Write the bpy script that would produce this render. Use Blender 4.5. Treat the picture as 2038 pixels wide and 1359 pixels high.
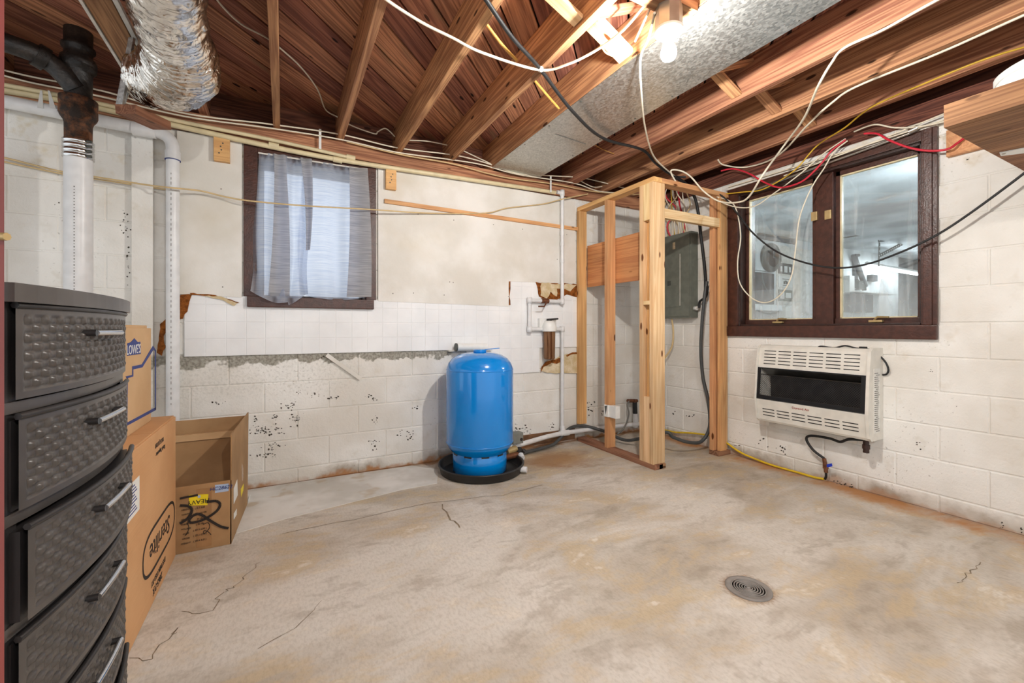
import bpy, bmesh, math, random
from mathutils import Vector, Matrix, noise

for _o in list(bpy.data.objects):
    bpy.data.objects.remove(_o, do_unlink=True)
SC = bpy.context.scene
COL = SC.collection
random.seed(11)

# ------------------------------------------------------------------ camera
F, YAW, HOR = 852.87, 0.489578, 653.36          # focal length and horizon in pixels of the 2038 x 1359 frame
CX, CY, CH = -3.410, -3.375, 1.085              # the room's far corner is the origin
_cd = bpy.data.cameras.new('camera')
_cd.sensor_width = 36.0
_cd.lens = F / 2038 * 36.0
_cd.shift_y = -(679.5 - HOR) / 2038
_cd.clip_start = 0.02
CAM = bpy.data.objects.new('camera', _cd)
COL.objects.link(CAM)
CAM.location = (CX, CY, CH)
CAM.rotation_euler = (math.pi / 2, 0, -YAW)
SC.camera = CAM

# ------------------------------------------------------------------ world, exposure
W = bpy.data.worlds.new('daylight')
SC.world = W
W.use_nodes = True
W.node_tree.nodes['Background'].inputs[0].default_value = (0.93, 0.97, 1.0, 1)
W.node_tree.nodes['Background'].inputs[1].default_value = 0.72
SC.view_settings.view_transform = 'Standard'
SC.view_settings.look = 'None'
SC.view_settings.exposure = 0.74
SC.view_settings.gamma = 1.0
SC.view_settings.use_curve_mapping = False
BULB_WATTS = 56.0
REAR_WATTS = 55.0
SC.cycles.use_light_tree = False
SC.cycles.max_bounces = 6
SC.cycles.diffuse_bounces = 3
SC.cycles.glossy_bounces = 3
SC.cycles.transmission_bounces = 4
SC.cycles.transparent_max_bounces = 8
SC.cycles.caustics_reflective = False
SC.cycles.caustics_refractive = False
SC.cycles.use_adaptive_sampling = True
SC.cycles.adaptive_threshold = 0.1
BULB_COLOR = (1.0, 0.975, 0.93)

# ------------------------------------------------------------------ measuring helpers (ray of a pixel met with a real plane of the room)
_D = Vector((math.sin(YAW), math.cos(YAW), 0))
_R = Vector((math.cos(YAW), -math.sin(YAW), 0))
def ray(px, py):
    return _D + _R * ((px - 1019) / F) + Vector((0, 0, (HOR - py) / F))
def PY(px, py, y=0.0):
    d = ray(px, py); return Vector((CX, CY, CH)) + d * ((y - CY) / d.y)
def PX(px, py, x=0.0):
    d = ray(px, py); return Vector((CX, CY, CH)) + d * ((x - CX) / d.x)
def PZ(px, py, z=0.0):
    d = ray(px, py); return Vector((CX, CY, CH)) + d * ((z - CH) / d.z)
def PD(px, py, t):
    return Vector((CX, CY, CH)) + ray(px, py) * t

# ------------------------------------------------------------------ node materials
def srgb(r, g, b):
    f = lambda c: (c / 255 / 12.92) if c / 255 <= 0.04045 else ((c / 255 + 0.055) / 1.055) ** 2.4
    return (f(r), f(g), f(b), 1)
class NT:
    def __init__(s, name, rough=0.6, metal=0.0, spec=0.5):
        s.m = bpy.data.materials.new(name); s.m.use_nodes = True
        s.t = s.m.node_tree; s.b = s.t.nodes['Principled BSDF']
        s.b.inputs['Roughness'].default_value = rough
        s.b.inputs['Metallic'].default_value = metal
        s.b.inputs['Specular IOR Level'].default_value = spec
    def n(s, typ, ins=None, **kw):
        nd = s.t.nodes.new(typ)
        for k, v in kw.items(): setattr(nd, k, v)
        for k, v in (ins or {}).items(): s.set(nd.inputs[k], v)
        return nd
    def set(s, sock, v):
        if isinstance(v, bpy.types.NodeSocket): s.t.links.new(v, sock)
        else: sock.default_value = v
    def math(s, op, a, b=0.0, c=0.0, clamp=False):
        nd = s.t.nodes.new('ShaderNodeMath'); nd.operation = op; nd.use_clamp = clamp
        s.set(nd.inputs[0], a); s.set(nd.inputs[1], b); s.set(nd.inputs[2], c); return nd.outputs[0]
    def mix(s, f, a, b):
        nd = s.t.nodes.new('ShaderNodeMix'); nd.data_type = 'RGBA'
        s.set(nd.inputs[0], f); s.set(nd.inputs[6], a); s.set(nd.inputs[7], b); return nd.outputs[2]
    def ramp(s, f, a, b, va=0.0, vb=1.0):
        nd = s.t.nodes.new('ShaderNodeMapRange'); nd.interpolation_type = 'SMOOTHSTEP'
        s.set(nd.inputs[0], f); nd.inputs[1].default_value = a; nd.inputs[2].default_value = b
        nd.inputs[3].default_value = va; nd.inputs[4].default_value = vb; return nd.outputs[0]
    def pos(s, scale=(1, 1, 1)):
        g = s.t.nodes.new('ShaderNodeNewGeometry'); return s.vscale(g.outputs['Position'], scale)
    def obj(s, scale=(1, 1, 1), rnd=True):
        g = s.t.nodes.new('ShaderNodeTexCoord'); v = g.outputs['Object']
        if rnd:
            oi = s.t.nodes.new('ShaderNodeObjectInfo')
            a = s.t.nodes.new('ShaderNodeVectorMath'); a.operation = 'MULTIPLY_ADD'
            s.t.links.new(oi.outputs['Random'], a.inputs[0]); a.inputs[1].default_value = (37, 51, 23)
            s.t.links.new(v, a.inputs[2]); v = a.outputs[0]
        return s.vscale(v, scale)
    def vscale(s, v, scale):
        if tuple(scale) == (1, 1, 1): return v
        a = s.t.nodes.new('ShaderNodeVectorMath'); a.operation = 'MULTIPLY'
        s.t.links.new(v, a.inputs[0]); a.inputs[1].default_value = scale; return a.outputs[0]
    def xyz(s, v):
        a = s.t.nodes.new('ShaderNodeSeparateXYZ'); s.t.links.new(v, a.inputs[0]); return a.outputs
    def noise(s, v, scale=5, detail=4, rough=0.55, dist=0.0):
        nd = s.n('ShaderNodeTexNoise', {'Scale': scale, 'Detail': detail, 'Roughness': rough, 'Distortion': dist})
        s.t.links.new(v, nd.inputs['Vector']); return nd.outputs['Fac']
    def rnd(s):
        return s.t.nodes.new('ShaderNodeObjectInfo').outputs['Random']
    def base(s, c): s.set(s.b.inputs['Base Color'], c)
    def rough(s, c): s.set(s.b.inputs['Roughness'], c)
    def bump(s, h, dist=0.002, strength=1.0):
        nd = s.n('ShaderNodeBump', {'Distance': dist, 'Strength': strength, 'Height': h})
        s.t.links.new(nd.outputs[0], s.b.inputs['Normal'])

MAT = {}
def flat(name, rgb, rough=0.5, metal=0.0, var=0.06, bump=0.0, scale=18.0, spec=0.5):
    k = NT(name, rough, metal, spec)
    c = srgb(*rgb)
    f = k.noise(k.obj(rnd=False), scale, 1)
    d = tuple(x * (1 - 2 * var) for x in c[:3]) + (1,); l = tuple(min(1, x * (1 + var)) for x in c[:3]) + (1,)
    k.base(k.mix(k.ramp(f, .3, .7), d, l))
    if bump: k.bump(k.noise(k.obj(rnd=False), scale * 3, 1), bump)
    MAT[name] = k.m; return k.m

def wood(name, light, dark, knot=(40, 20, 12), rough=0.7, grain=1.0, knots=1.0, tint=0.25, patch=None):
    """long grain along the board's own X axis"""
    k = NT(name, rough, 0, 0.25)
    O = k.obj()
    wv = k.noise(k.vscale(O, (.55, 13, 13)), 1.3, 1, .4, .4)
    tri = k.math('PINGPONG', k.math('MULTIPLY', wv, 7.0 * grain), .5)
    fine = k.noise(k.vscale(O, (4, 110, 110)), 1.5, 1)
    f = k.math('ADD', k.math('MULTIPLY', tri, .9), k.math('MULTIPLY', fine, .55))
    c = k.mix(k.ramp(f, .2, .85), srgb(*dark), srgb(*light))
    r = k.rnd()
    vary = k.ramp(r, 0, 1, 1 - tint, 1 + tint * .5)
    bn = k.noise(k.vscale(O, (.9, 3, 3)), 1.4, 2)
    big = k.ramp(bn, .3, .7, .78, 1.14)
    hs = k.n('ShaderNodeHueSaturation', {'Hue': k.ramp(r, 0, 1, .49, .508), 'Saturation': .9, 'Value': k.math('MULTIPLY', vary, big), 'Color': c})
    c = hs.outputs[0]
    if knots:
        vo = k.n('ShaderNodeTexVoronoi', {'Scale': 1.0, 'Randomness': 1.0}); k.t.links.new(k.vscale(O, (4.2, 13, 13)), vo.inputs['Vector'])
        kn = k.ramp(vo.outputs['Distance'], .10, .15, 1, 0)
        gate = k.ramp(k.n('ShaderNodeSeparateColor', {0: vo.outputs['Color']}).outputs[0], .35, .4, 0, 1)
        c = k.mix(k.math('MULTIPLY', k.math('MULTIPLY', kn, gate), knots), c, srgb(*knot))
    if patch:
        p = k.ramp(k.math('ADD', bn, k.math('MULTIPLY', fine, .12)), .70, .78)
        c = k.mix(k.math('MULTIPLY', p, .6), c, srgb(*patch))
    k.base(c)
    k.bump(fine, .0009)
    MAT[name] = k.m; return k.m

wood('subfloor_wood', (198, 128, 86), (138, 82, 56), (38, 18, 12), .75, 1.0, 1.0, .32, (134, 108, 82))
wood('joist_wood', (204, 144, 92), (150, 94, 58), (50, 24, 14), .75, 1.0, .9, .18)
wood('dark_wood', (140, 84, 54), (88, 50, 34), (30, 16, 10), .8, 1.0, .8, .2)
wood('pine', (240, 204, 148), (222, 176, 114), (104, 58, 28), .6, .8, 1.0, .12)
wood('orange_pine', (228, 172, 102), (206, 144, 78), (96, 52, 22), .55, .8, 1.0, .1)
wood('plywood', (214, 142, 74), (188, 112, 52), (120, 64, 30), .55, .7, .5, .05)
wood('old_board', (142, 100, 62), (98, 66, 40), (50, 32, 22), .75, 1.0, .5, .1)
wood('shelf_wood', (170, 116, 72), (128, 80, 46), (70, 42, 26), .65, 1.1, .7, .1)
wood('wet_plate', (172, 122, 82), (122, 80, 52), (40, 22, 14), .7, 1.0, .8, .1)

def wall_paint(name, back):
    k = NT(name, .62, 0, .35)
    P = k.pos(); X = k.xyz(P)
    big = k.noise(P, 1.6, 3, .62)
    med = k.noise(P, 7, 3, .65)
    fin = k.noise(P, 58, 1, .6)
    c = k.mix(k.ramp(big, .35, .66), srgb(222, 217, 208), srgb(240, 238, 233))
    c = k.mix(k.ramp(med, .56, .75, 0, .4), c, srgb(208, 199, 182))
    # yellowed upper wall, damp grey and rust at the foot
    c = k.mix(k.math('MULTIPLY', k.ramp(X[2], 1.7, 2.3), k.ramp(med, .5, .72, 0, .55)), c, srgb(205, 184, 140))
    zz = k.math('ADD', X[2], k.math('MULTIPLY', med, .16))
    foot = k.math('MULTIPLY', k.ramp(zz, .11, .19, 1, 0), k.ramp(big, .4, .58, .1, .75))
    c = k.mix(foot, c, srgb(150, 136, 116))
    rust = k.math('MULTIPLY', k.ramp(zz, .085, .125, 1, 0), k.ramp(big, .36, .5, .3 if back else .1, .9 if back else .5))
    c = k.mix(rust, c, srgb(172, 116, 64))
    if back:   # bare grey block under the tile's lower edge
        e = k.math('ADD', X[2], k.math('MULTIPLY', k.math('SUBTRACT', med, .5), .2))
        m = k.math('MULTIPLY', k.ramp(e, .842, .856), k.math('MULTIPLY', k.ramp(X[2], .90, .93, 1, 0), k.ramp(X[0], -2.15, -2.2, 0, 1)))
        c = k.mix(m, c, k.mix(k.ramp(fin, .3, .7), srgb(132, 127, 116), srgb(172, 168, 156)))
        m2 = k.math('MULTIPLY', k.ramp(X[2], .56, .68, 0, 1), k.math('MULTIPLY', k.ramp(X[2], .85, .9, 1, 0), k.ramp(fin, .5, .62, 0, .16)))
        m2 = k.math('MULTIPLY', m2, k.ramp(X[0], -3.1, -2.7, 1, 0))
        c = k.mix(m2, c, srgb(150, 146, 136))
    c = k.mix(k.math('MULTIPLY', k.ramp(fin, .66, .74, 0, .5), k.ramp(big, .5, .68)), c, srgb(110, 98, 82))
    k.base(c)
    k.bump(k.noise(P, 46, 2, .7), .003)
    MAT[name] = k.m
wall_paint('painted_block_back', True)
wall_paint('painted_block_right', False)

def concrete():
    k = NT('concrete_floor', .8, 0, .3)
    P = k.pos(); X = k.xyz(P)
    v = k.pos((1, 1.7, 1))
    big = k.noise(v, 1.0, 4, .65, .5)
    med = k.noise(v, 3.1, 4, .72, .3)
    fine = k.noise(k.pos((1, .5, 1)), 85, 2, .7)
    c = k.mix(k.ramp(big, .34, .64), srgb(180, 168, 152), srgb(214, 207, 197))
    c = k.mix(k.ramp(k.math('SUBTRACT', med, k.math('MULTIPLY', big, .35)), .31, .46, 0, .5), c, srgb(204, 180, 140))
    c = k.mix(k.ramp(med, .34, .47, .38, 0), c, srgb(148, 134, 116))
    c = k.mix(k.ramp(k.math('ADD', med, k.math('MULTIPLY', big, .4)), .80, .90, 0, .7), c, srgb(224, 217, 206))
    c = k.mix(k.ramp(fine, .3, .6, .2, 0), c, srgb(134, 120, 102))
    # rust along the right wall, the back wall and beside the tank
    mo = k.math('MULTIPLY', med, .26)
    rr = k.math('MULTIPLY', k.ramp(k.math('ADD', X[0], mo), -.10, .06, 0, 1), k.ramp(big, .40, .56, .15, .9))
    c = k.mix(rr, c, srgb(180, 122, 64))
    rb = k.ramp(k.math('ADD', X[1], mo), .04, .12, 0, .8)
    c = k.mix(rb, c, srgb(160, 116, 72))
    dx = k.math('MULTIPLY', k.math('ADD', X[0], 1.42), 1.5); dy = k.math('MULTIPLY', k.math('ADD', X[1], .42), 2.2)
    rd = k.math('SQRT', k.math('ADD', k.math('MULTIPLY', dx, dx), k.math('MULTIPLY', dy, dy)))
    c = k.mix(k.ramp(k.math('ADD', rd, k.math('MULTIPLY', med, .9)), .6, 1.15, .75, 0), c, srgb(158, 112, 62))
    # damp ring at the drain
    ex = k.math('ADD', X[0], 1.70); ey = k.math('ADD', X[1], 2.262)
    er = k.math('SQRT', k.math('ADD', k.math('MULTIPLY', ex, ex), k.math('MULTIPLY', ey, ey)))
    c = k.mix(k.ramp(k.math('ADD', er, k.math('MULTIPLY', fine, .05)), .10, .145, .7, 0), c, srgb(134, 96, 62))
    k.base(c)
    k.bump(k.noise(k.pos((1, .6, 1)), 20, 3, .72), .003)
    MAT['concrete_floor'] = k.m
    k = NT('concrete_patch', .8, 0, .3); P = k.pos()
    n_ = k.noise(P, 2.5, 3, .65)
    c = k.mix(k.ramp(n_, .35, .65), srgb(204, 200, 192), srgb(230, 227, 222))
    c = k.mix(k.ramp(k.noise(P, 6, 2), .58, .7, 0, .5), c, srgb(180, 154, 116))
    k.base(c); k.bump(k.noise(P, 30, 2, .7), .002); MAT['concrete_patch'] = k.m
concrete()

def misc():
    k = NT('tile_white', .18, 0, .5); P = k.pos()
    c = k.mix(k.ramp(k.noise(P, 3, 4), .35, .7), srgb(236, 236, 236), srgb(246, 246, 246))
    k.base(c); k.bump(k.noise(P, 10, 3), .0012); MAT['tile_white'] = k.m
    k = NT('board_paint', .55, 0, .3); P = k.pos()
    c = k.mix(k.ramp(k.noise(P, 2.2, 5), .35, .68), srgb(218, 213, 203), srgb(236, 233, 227))
    c = k.mix(k.ramp(k.noise(P, 1.4, 3), .55, .75, 0, .35), c, srgb(200, 184, 150))
    k.base(c); k.bump(k.noise(P, 30, 4), .001); MAT['board_paint'] = k.m
    k = NT('galvanized', .4, .92, .5); P = k.pos()
    vo = k.n('ShaderNodeTexVoronoi', {'Scale': 120.0}); k.t.links.new(k.pos((1, .6, 1)), vo.inputs['Vector'])
    g = k.n('ShaderNodeSeparateColor', {0: vo.outputs['Color']}).outputs[0]
    c = k.mix(g, srgb(172, 175, 174), srgb(208, 210, 208)); k.base(c)
    k.rough(k.ramp(g, 0, 1, .33, .46)); k.bump(k.noise(P, 2.2, 1), .02, .4); MAT['galvanized'] = k.m
    k = NT('foil', .2, 1.0, .5); V = k.obj(rnd=False)
    k.base(k.mix(k.ramp(k.noise(V, 3, 3), .35, .65), srgb(222, 214, 204), srgb(244, 240, 234)))
    n1 = k.n('ShaderNodeTexNoise', {'Scale': 22.0, 'Detail': 2.0, 'Roughness': .6, 'Distortion': .6}); k.t.links.new(V, n1.inputs['Vector'])
    k.bump(n1.outputs['Fac'], .007); MAT['foil'] = k.m
    k = NT('cast_iron', .45, .2, .5); V = k.obj(rnd=False)
    c = k.mix(k.ramp(k.noise(V, 9, 5, .7), .45, .7), srgb(34, 32, 31), srgb(70, 62, 56)); k.base(c)
    k.bump(k.noise(V, 40, 5), .004); MAT['cast_iron'] = k.m
    k = NT('rusty_iron', .75, .1, .4); V = k.obj(rnd=False)
    c = k.mix(k.ramp(k.noise(V, 12, 5, .7), .4, .62), srgb(50, 40, 34), srgb(120, 76, 48)); k.base(c)
    k.bump(k.noise(V, 45, 5), .006); MAT['rusty_iron'] = k.m
    k = NT('tank_blue', .16, 0, .55); V = k.obj(rnd=False)
    k.base(k.mix(k.ramp(k.noise(V, 2, 2), .3, .7), srgb(0, 128, 212), srgb(0, 138, 222))); k.b.inputs['Coat Weight'].default_value = .4
    k.b.inputs['Coat Roughness'].default_value = .05; MAT['tank_blue'] = k.m
    k = NT('cardboard_orange', .8, 0, .2); V = k.obj(rnd=False)
    k.base(k.mix(k.ramp(k.noise(V, 2.5, 5), .3, .7), srgb(202, 152, 106), srgb(214, 166, 120))); k.bump(k.noise(k.obj((1, 1, 40), rnd=False), 3, 2), .0008); MAT['cardboard_orange'] = k.m
    k = NT('cardboard_tan', .8, 0, .2); V = k.obj(rnd=False)
    k.base(k.mix(k.ramp(k.noise(V, 2.5, 5), .3, .7), srgb(196, 158, 116), srgb(212, 176, 134))); MAT['cardboard_tan'] = k.m
    k = NT('cardboard_brown', .75, 0, .25); V = k.obj(rnd=False)
    k.base(k.mix(k.ramp(k.noise(V, 4, 5), .3, .7), srgb(150, 116, 80), srgb(176, 140, 100))); MAT['cardboard_brown'] = k.m
    k = NT('torn_backing', .9, 0, .1); P = k.pos()
    k.base(k.mix(k.ramp(k.noise(P, 40, 5, .7), .3, .7), srgb(96, 52, 22), srgb(160, 96, 44))); k.bump(k.noise(P, 60, 5), .003); MAT['torn_backing'] = k.m
    k = NT('torn_paper', .9, 0, .1); P = k.pos()
    k.base(k.mix(k.ramp(k.noise(P, 14, 5, .7), .35, .7), srgb(200, 178, 136), srgb(226, 212, 186))); k.bump(k.noise(P, 50, 5), .002); MAT['torn_paper'] = k.m
    # curtain cloth lets the daylight through
    k = NT('curtain_cloth', .9, 0, .1)
    V = k.obj((3, 3, 130), rnd=False); f = k.noise(V, 1.6, 4, .7)
    c = k.mix(k.ramp(f, .3, .7), srgb(150, 152, 160), srgb(214, 215, 222)); k.base(c)
    tr = k.n('ShaderNodeBsdfTranslucent', {'Color': k.mix(k.ramp(f, .3, .7), srgb(215, 224, 244), srgb(255, 255, 255))})
    tp = k.n('ShaderNodeBsdfTransparent', {'Color': (.8, .88, 1, 1)})
    m0 = k.n('ShaderNodeMixShader', {0: .32, 1: tr.outputs[0], 2: tp.outputs[0]})
    mx = k.n('ShaderNodeMixShader', {0: .84, 1: k.b.outputs[0], 2: m0.outputs[0]})
    k.t.links.new(mx.outputs[0], k.t.nodes['Material Output'].inputs[0]); MAT['curtain_cloth'] = k.m
    k = NT('curtain_double', .9, 0, .1)
    f = k.noise(k.obj((4, 3, 140), rnd=False), 1.2, 2, .7)
    k.base(k.mix(k.ramp(f, .3, .7), srgb(140, 137, 134), srgb(196, 193, 188)))
    tr = k.n('ShaderNodeBsdfTranslucent', {'Color': srgb(190, 200, 226)})
    mx = k.n('ShaderNodeMixShader', {0: .35, 1: k.b.outputs[0], 2: tr.outputs[0]})
    k.t.links.new(mx.outputs[0], k.t.nodes['Material Output'].inputs[0]); MAT['curtain_double'] = k.m
    # window glass, a little fogged
    def glass(name, haze, tint):
        k = NT(name, .05, 0, .5); P = k.pos(); X = k.xyz(P)
        k.base(srgb(225, 232, 234)); k.rough(.7)
        tp = k.n('ShaderNodeBsdfTransparent', {'Color': tint})
        gl = k.n('ShaderNodeBsdfGlossy', {'Color': (1, 1, 1, 1), 'Roughness': .03 if haze > .1 else .3})
        f = k.math('ADD', k.ramp(k.noise(k.pos((1, 10, 1.0)), 2.0, 2), .5, .8, 0, haze * .6), k.ramp(X[2], 1.1, 1.5, haze * .9, haze * .25))
        m1 = k.n('ShaderNodeMixShader', {0: f, 1: tp.outputs[0], 2: k.b.outputs[0]})
        m2 = k.n('ShaderNodeMixShader', {0: .06 if haze > .1 else .01, 1: m1.outputs[0], 2: gl.outputs[0]})
        k.t.links.new(m2.outputs[0], k.t.nodes['Material Output'].inputs[0]); MAT[name] = k.m
    glass('fogged_glass', .34, (.92, .96, .97, 1))
    glass('clear_glass', .03, (.97, .98, 1, 1))
    k = NT('filter_clear', .1, 0, .5)
    k.b.inputs['Transmission Weight'].default_value = .55; k.b.inputs['IOR'].default_value = 1.2
    k.base(k.mix(k.ramp(k.noise(k.obj((30, 30, 1.5), rnd=False), 1.5, 4), .35, .6), srgb(120, 70, 38), srgb(196, 150, 112))); MAT['filter_clear'] = k.m
    k = NT('bulb_glow'); em = k.n('ShaderNodeEmission', {'Color': (*BULB_COLOR, 1), 'Strength': 14.0}); tp = k.n('ShaderNodeBsdfTransparent')
    ad = k.n('ShaderNodeAddShader', {0: em.outputs[0], 1: tp.outputs[0]}); k.t.links.new(ad.outputs[0], k.t.nodes['Material Output'].inputs[0])
    k.m.cycles.emission_sampling = 'NONE'; MAT['bulb_glow'] = k.m
    for nm, col, st in (('tube_glow', (.9, .95, 1), 26.0),):
        k = NT(nm); k.b.inputs['Base Color'].default_value = (1, 1, 1, 1)
        k.b.inputs['Emission Color'].default_value = (*col, 1); k.b.inputs['Emission Strength'].default_value = st; MAT[nm] = k.m
misc()
flat('white_pvc', (226, 226, 226), .35, 0, .03)
flat('beige_pvc', (222, 206, 166), .4, 0, .04)
flat('white_plastic', (236, 236, 232), .35, 0, .02)
flat('white_paint', (222, 216, 206), .5, 0, .06)
flat('brown_paint', (74, 42, 32), .38, 0, .12, .001, 30)
flat('dark_brown_paint', (54, 32, 26), .4, 0, .12, .001, 30)
flat('black_plastic', (38, 36, 36), .42, 0, .1)
flat('drawer_plastic', (74, 70, 67), .34, 0, .08)
flat('black_rubber', (28, 28, 29), .55, 0, .1)
flat('grey_cable', (74, 76, 76), .5, 0, .06)
flat('cable_white', (232, 222, 200), .45, 0, .04)
flat('cable_beige', (214, 186, 136), .5, 0, .06)
flat('cable_yellow', (214, 172, 52), .45, 0, .06)
flat('gas_yellow', (226, 190, 40), .4, 0, .05)
flat('cable_red', (206, 42, 62), .4, 0, .05)
flat('cable_wood', (196, 146, 70), .5, 0, .06)
flat('chrome', (214, 214, 214), .16, 1.0, .02)
flat('steel', (190, 186, 178), .3, 1.0, .05)
flat('brass', (186, 160, 112), .4, .4, .08)
flat('copper_dull', (128, 84, 60), .45, .6, .12, 0, 40)
flat('panel_grey', (112, 116, 106), .5, .1, .06)
flat('panel_dark', (78, 80, 74), .5, .1, .06)
flat('heater_white', (226, 222, 212), .35, 0, .03)
flat('heater_black', (22, 22, 24), .4, .2, .1)
flat('heater_steel', (86, 84, 82), .3, .9, .1)
flat('ink_black', (36, 28, 24), .7, 0, .1)
flat('ink_red', (150, 40, 26), .6, 0, .1)
flat('ink_blue', (52, 66, 130), .7, 0, .05)
flat('ink_grey', (120, 118, 112), .7, 0, .05)
flat('label_white', (232, 230, 224), .6, 0, .03)
flat('label_blue', (176, 196, 226), .6, 0, .03)
flat('label_yellow', (240, 216, 32), .55, 0, .03)
flat('tape_tan', (164, 124, 84), .25, 0, .05)
flat('red_wood', (140, 64, 56), .5, 0, .12, .001, 6)
flat('drain_grey', (142, 136, 130), .6, .2, .08)
flat('chip_dark', (74, 66, 56), .9, 0, .2, 0, 60)
flat('gap_shade_black', (24, 20, 18), .95, 0, .1)  # near-black sheet above the subfloor boards, paints the shade in their gaps
flat('brown_base', (128, 92, 64), .8, 0, .15, 0, 12)
flat('crack_dark', (138, 122, 100), .95, 0, .15, 0, 30)
flat('blue_knob', (30, 62, 200), .4, 0, .05)
flat('pressure_grey', (122, 122, 114), .5, 0, .06)
flat('garage_wall', (222, 225, 224), .8, 0, .08, 0, 3)
flat('garage_ceiling', (206, 211, 213), .8, 0, .15, 0, 2)
flat('garage_dark', (84, 84, 84), .8, 0, .2, 0, 5)
flat('ceramic', (240, 238, 232), .3, 0, .02)
flat('box_metal', (150, 144, 132), .4, .6, .1)

# ------------------------------------------------------------------ mesh helpers
class MB:
    def __init__(s): s.v = []; s.f = []; s.sm = []
    def add(s, vs, fs, smooth=False):
        o = len(s.v); s.v += [Vector(p) for p in vs]
        s.f += [tuple(i + o for i in f) for f in fs]; s.sm += [smooth] * len(fs); return s
    def box(s, lo, hi, ch=0.0):
        x0, y0, z0 = lo; x1, y1, z1 = hi
        if ch <= 0:
            return s.add([(x0, y0, z0), (x1, y0, z0), (x1, y1, z0), (x0, y1, z0), (x0, y0, z1), (x1, y0, z1), (x1, y1, z1), (x0, y1, z1)],
                  [(0, 3, 2, 1), (4, 5, 6, 7), (0, 1, 5, 4), (1, 2, 6, 5), (2, 3, 7, 6), (3, 0, 4, 7)])
        bm = bmesh.new(); bmesh.ops.create_cube(bm, size=1)
        for v in bm.verts: v.co = Vector((x0 + (v.co.x + .5) * (x1 - x0), y0 + (v.co.y + .5) * (y1 - y0), z0 + (v.co.z + .5) * (z1 - z0)))
        bmesh.ops.bevel(bm, geom=bm.edges[:] , offset=ch, segments=2, affect='EDGES', profile=.7)
        bm.verts.index_update(); s.add([v.co.copy() for v in bm.verts], [tuple(v.index for v in f.verts) for f in bm.faces]); bm.free(); return s
    def prism(s, poly, dvec):
        """polygon (list of 3D points) swept by dvec"""
        n = len(poly); d = Vector(dvec); a = [Vector(p) for p in poly]
        return s.add(a + [p + d for p in a], [tuple(range(n - 1, -1, -1)), tuple(range(n, 2 * n))] + [(i, (i + 1) % n, n + (i + 1) % n, n + i) for i in range(n)])
    def tube(s, pts, r, seg=8, caps=True, rf=None, smooth=True):
        pts = [Vector(p) for p in pts]; n = len(pts)
        up = Vector((0, 0, 1)); rings = []
        prev = None
        for i, p in enumerate(pts):
            t = (pts[min(i + 1, n - 1)] - pts[max(i - 1, 0)]).normalized()
            if prev is None:
                a = t.cross(up) if abs(t.z) < .95 else t.cross(Vector((1, 0, 0)))
            else:
                a = prev - t * prev.dot(t)
            a.normalize(); prev = a; b = t.cross(a)
            ring = []
            for j in range(seg):
                an = 2 * math.pi * j / seg
                rr = r(i / (n - 1)) if callable(r) else r
                if rf: rr = rf(i / (n - 1), an, rr)
                ring.append(p + (a * math.cos(an) + b * math.sin(an)) * rr)
            rings.append(ring)
        vs = [v for R_ in rings for v in R_]; fs = []
        for i in range(n - 1):
            for j in range(seg):
                k = (j + 1) % seg
                fs.append((i * seg + j, i * seg + k, (i + 1) * seg + k, (i + 1) * seg + j))
        s.add(vs, fs, smooth)
        if caps:
            s.add(rings[0], [tuple(range(seg))[::-1]]); s.add(rings[-1], [tuple(range(seg))])
        return s
    def lathe(s, prof, c=(0, 0, 0), axis='z', seg=32, smooth=True):
        """prof: (radius, height) pairs"""
        c = Vector(c); vs = []; n = len(prof)
        ax = {'z': (Vector((1, 0, 0)), Vector((0, 1, 0)), Vector((0, 0, 1))), 'y': (Vector((1, 0, 0)), Vector((0, 0, -1)), Vector((0, 1, 0))), 'x': (Vector((0, 1, 0)), Vector((0, 0, 1)), Vector((1, 0, 0)))}[axis] if isinstance(axis, str) else axis
        for r, h in prof:
            for j in range(seg):
                a = 2 * math.pi * j / seg
                vs.append(c + ax[0] * (r * math.cos(a)) + ax[1] * (r * math.sin(a)) + ax[2] * h)
        fs = [(i * seg + j, i * seg + (j + 1) % seg, (i + 1) * seg + (j + 1) % seg, (i + 1) * seg + j) for i in range(n - 1) for j in range(seg)]
        s.add(vs, fs, smooth)
        if prof[0][0] > 1e-5: s.add(vs[:seg], [tuple(range(seg))[::-1]])
        if prof[-1][0] > 1e-5: s.add(vs[-seg:], [tuple(range(seg))])
        return s
    def grid(s, fn, nu, nv, smooth=True, closed=None):
        vs = [fn(i / nu, j / nv) for j in range(nv + 1) for i in range(nu + 1)]
        w = nu + 1
        return s.add(vs, [(j * w + i, j * w + i + 1, (j + 1) * w + i + 1, (j + 1) * w + i) for j in range(nv) for i in range(nu)], smooth)
    def build(s, name, mat, parent=None, loc=None, mods=None):
        """verts are world points; the object's origin is `loc` (or the parent's origin)"""
        o0 = Vector(loc) if loc is not None else Vector((0, 0, 0))
        pw = wloc(parent) if parent else Vector((0, 0, 0))
        org = o0 if loc is not None else (pw if parent else Vector((0, 0, 0)))
        me = bpy.data.meshes.new(name)
        me.from_pydata([tuple(p - org) for p in s.v], [], s.f)
        me.polygons.foreach_set('use_smooth', s.sm)
        me.update()
        ob = bpy.data.objects.new(name, me); COL.objects.link(ob)
        me.materials.append(MAT[mat])
        ob.location = org - pw
        if parent: ob.parent = parent
        return ob
def wloc(o):
    v = Vector(o.location); p = o.parent
    while p: v += Vector(p.location); p = p.parent
    return v
def empty(name, loc):
    e = bpy.data.objects.new(name, None); COL.objects.link(e); e.location = loc; e.empty_display_size = .1; return e
def tag(o, label=None, cat=None, group=None, kind=None):
    for k, v in (('label', label), ('category', cat), ('group', group), ('kind', kind)):
        if v: o[k] = v
    return o
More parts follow.
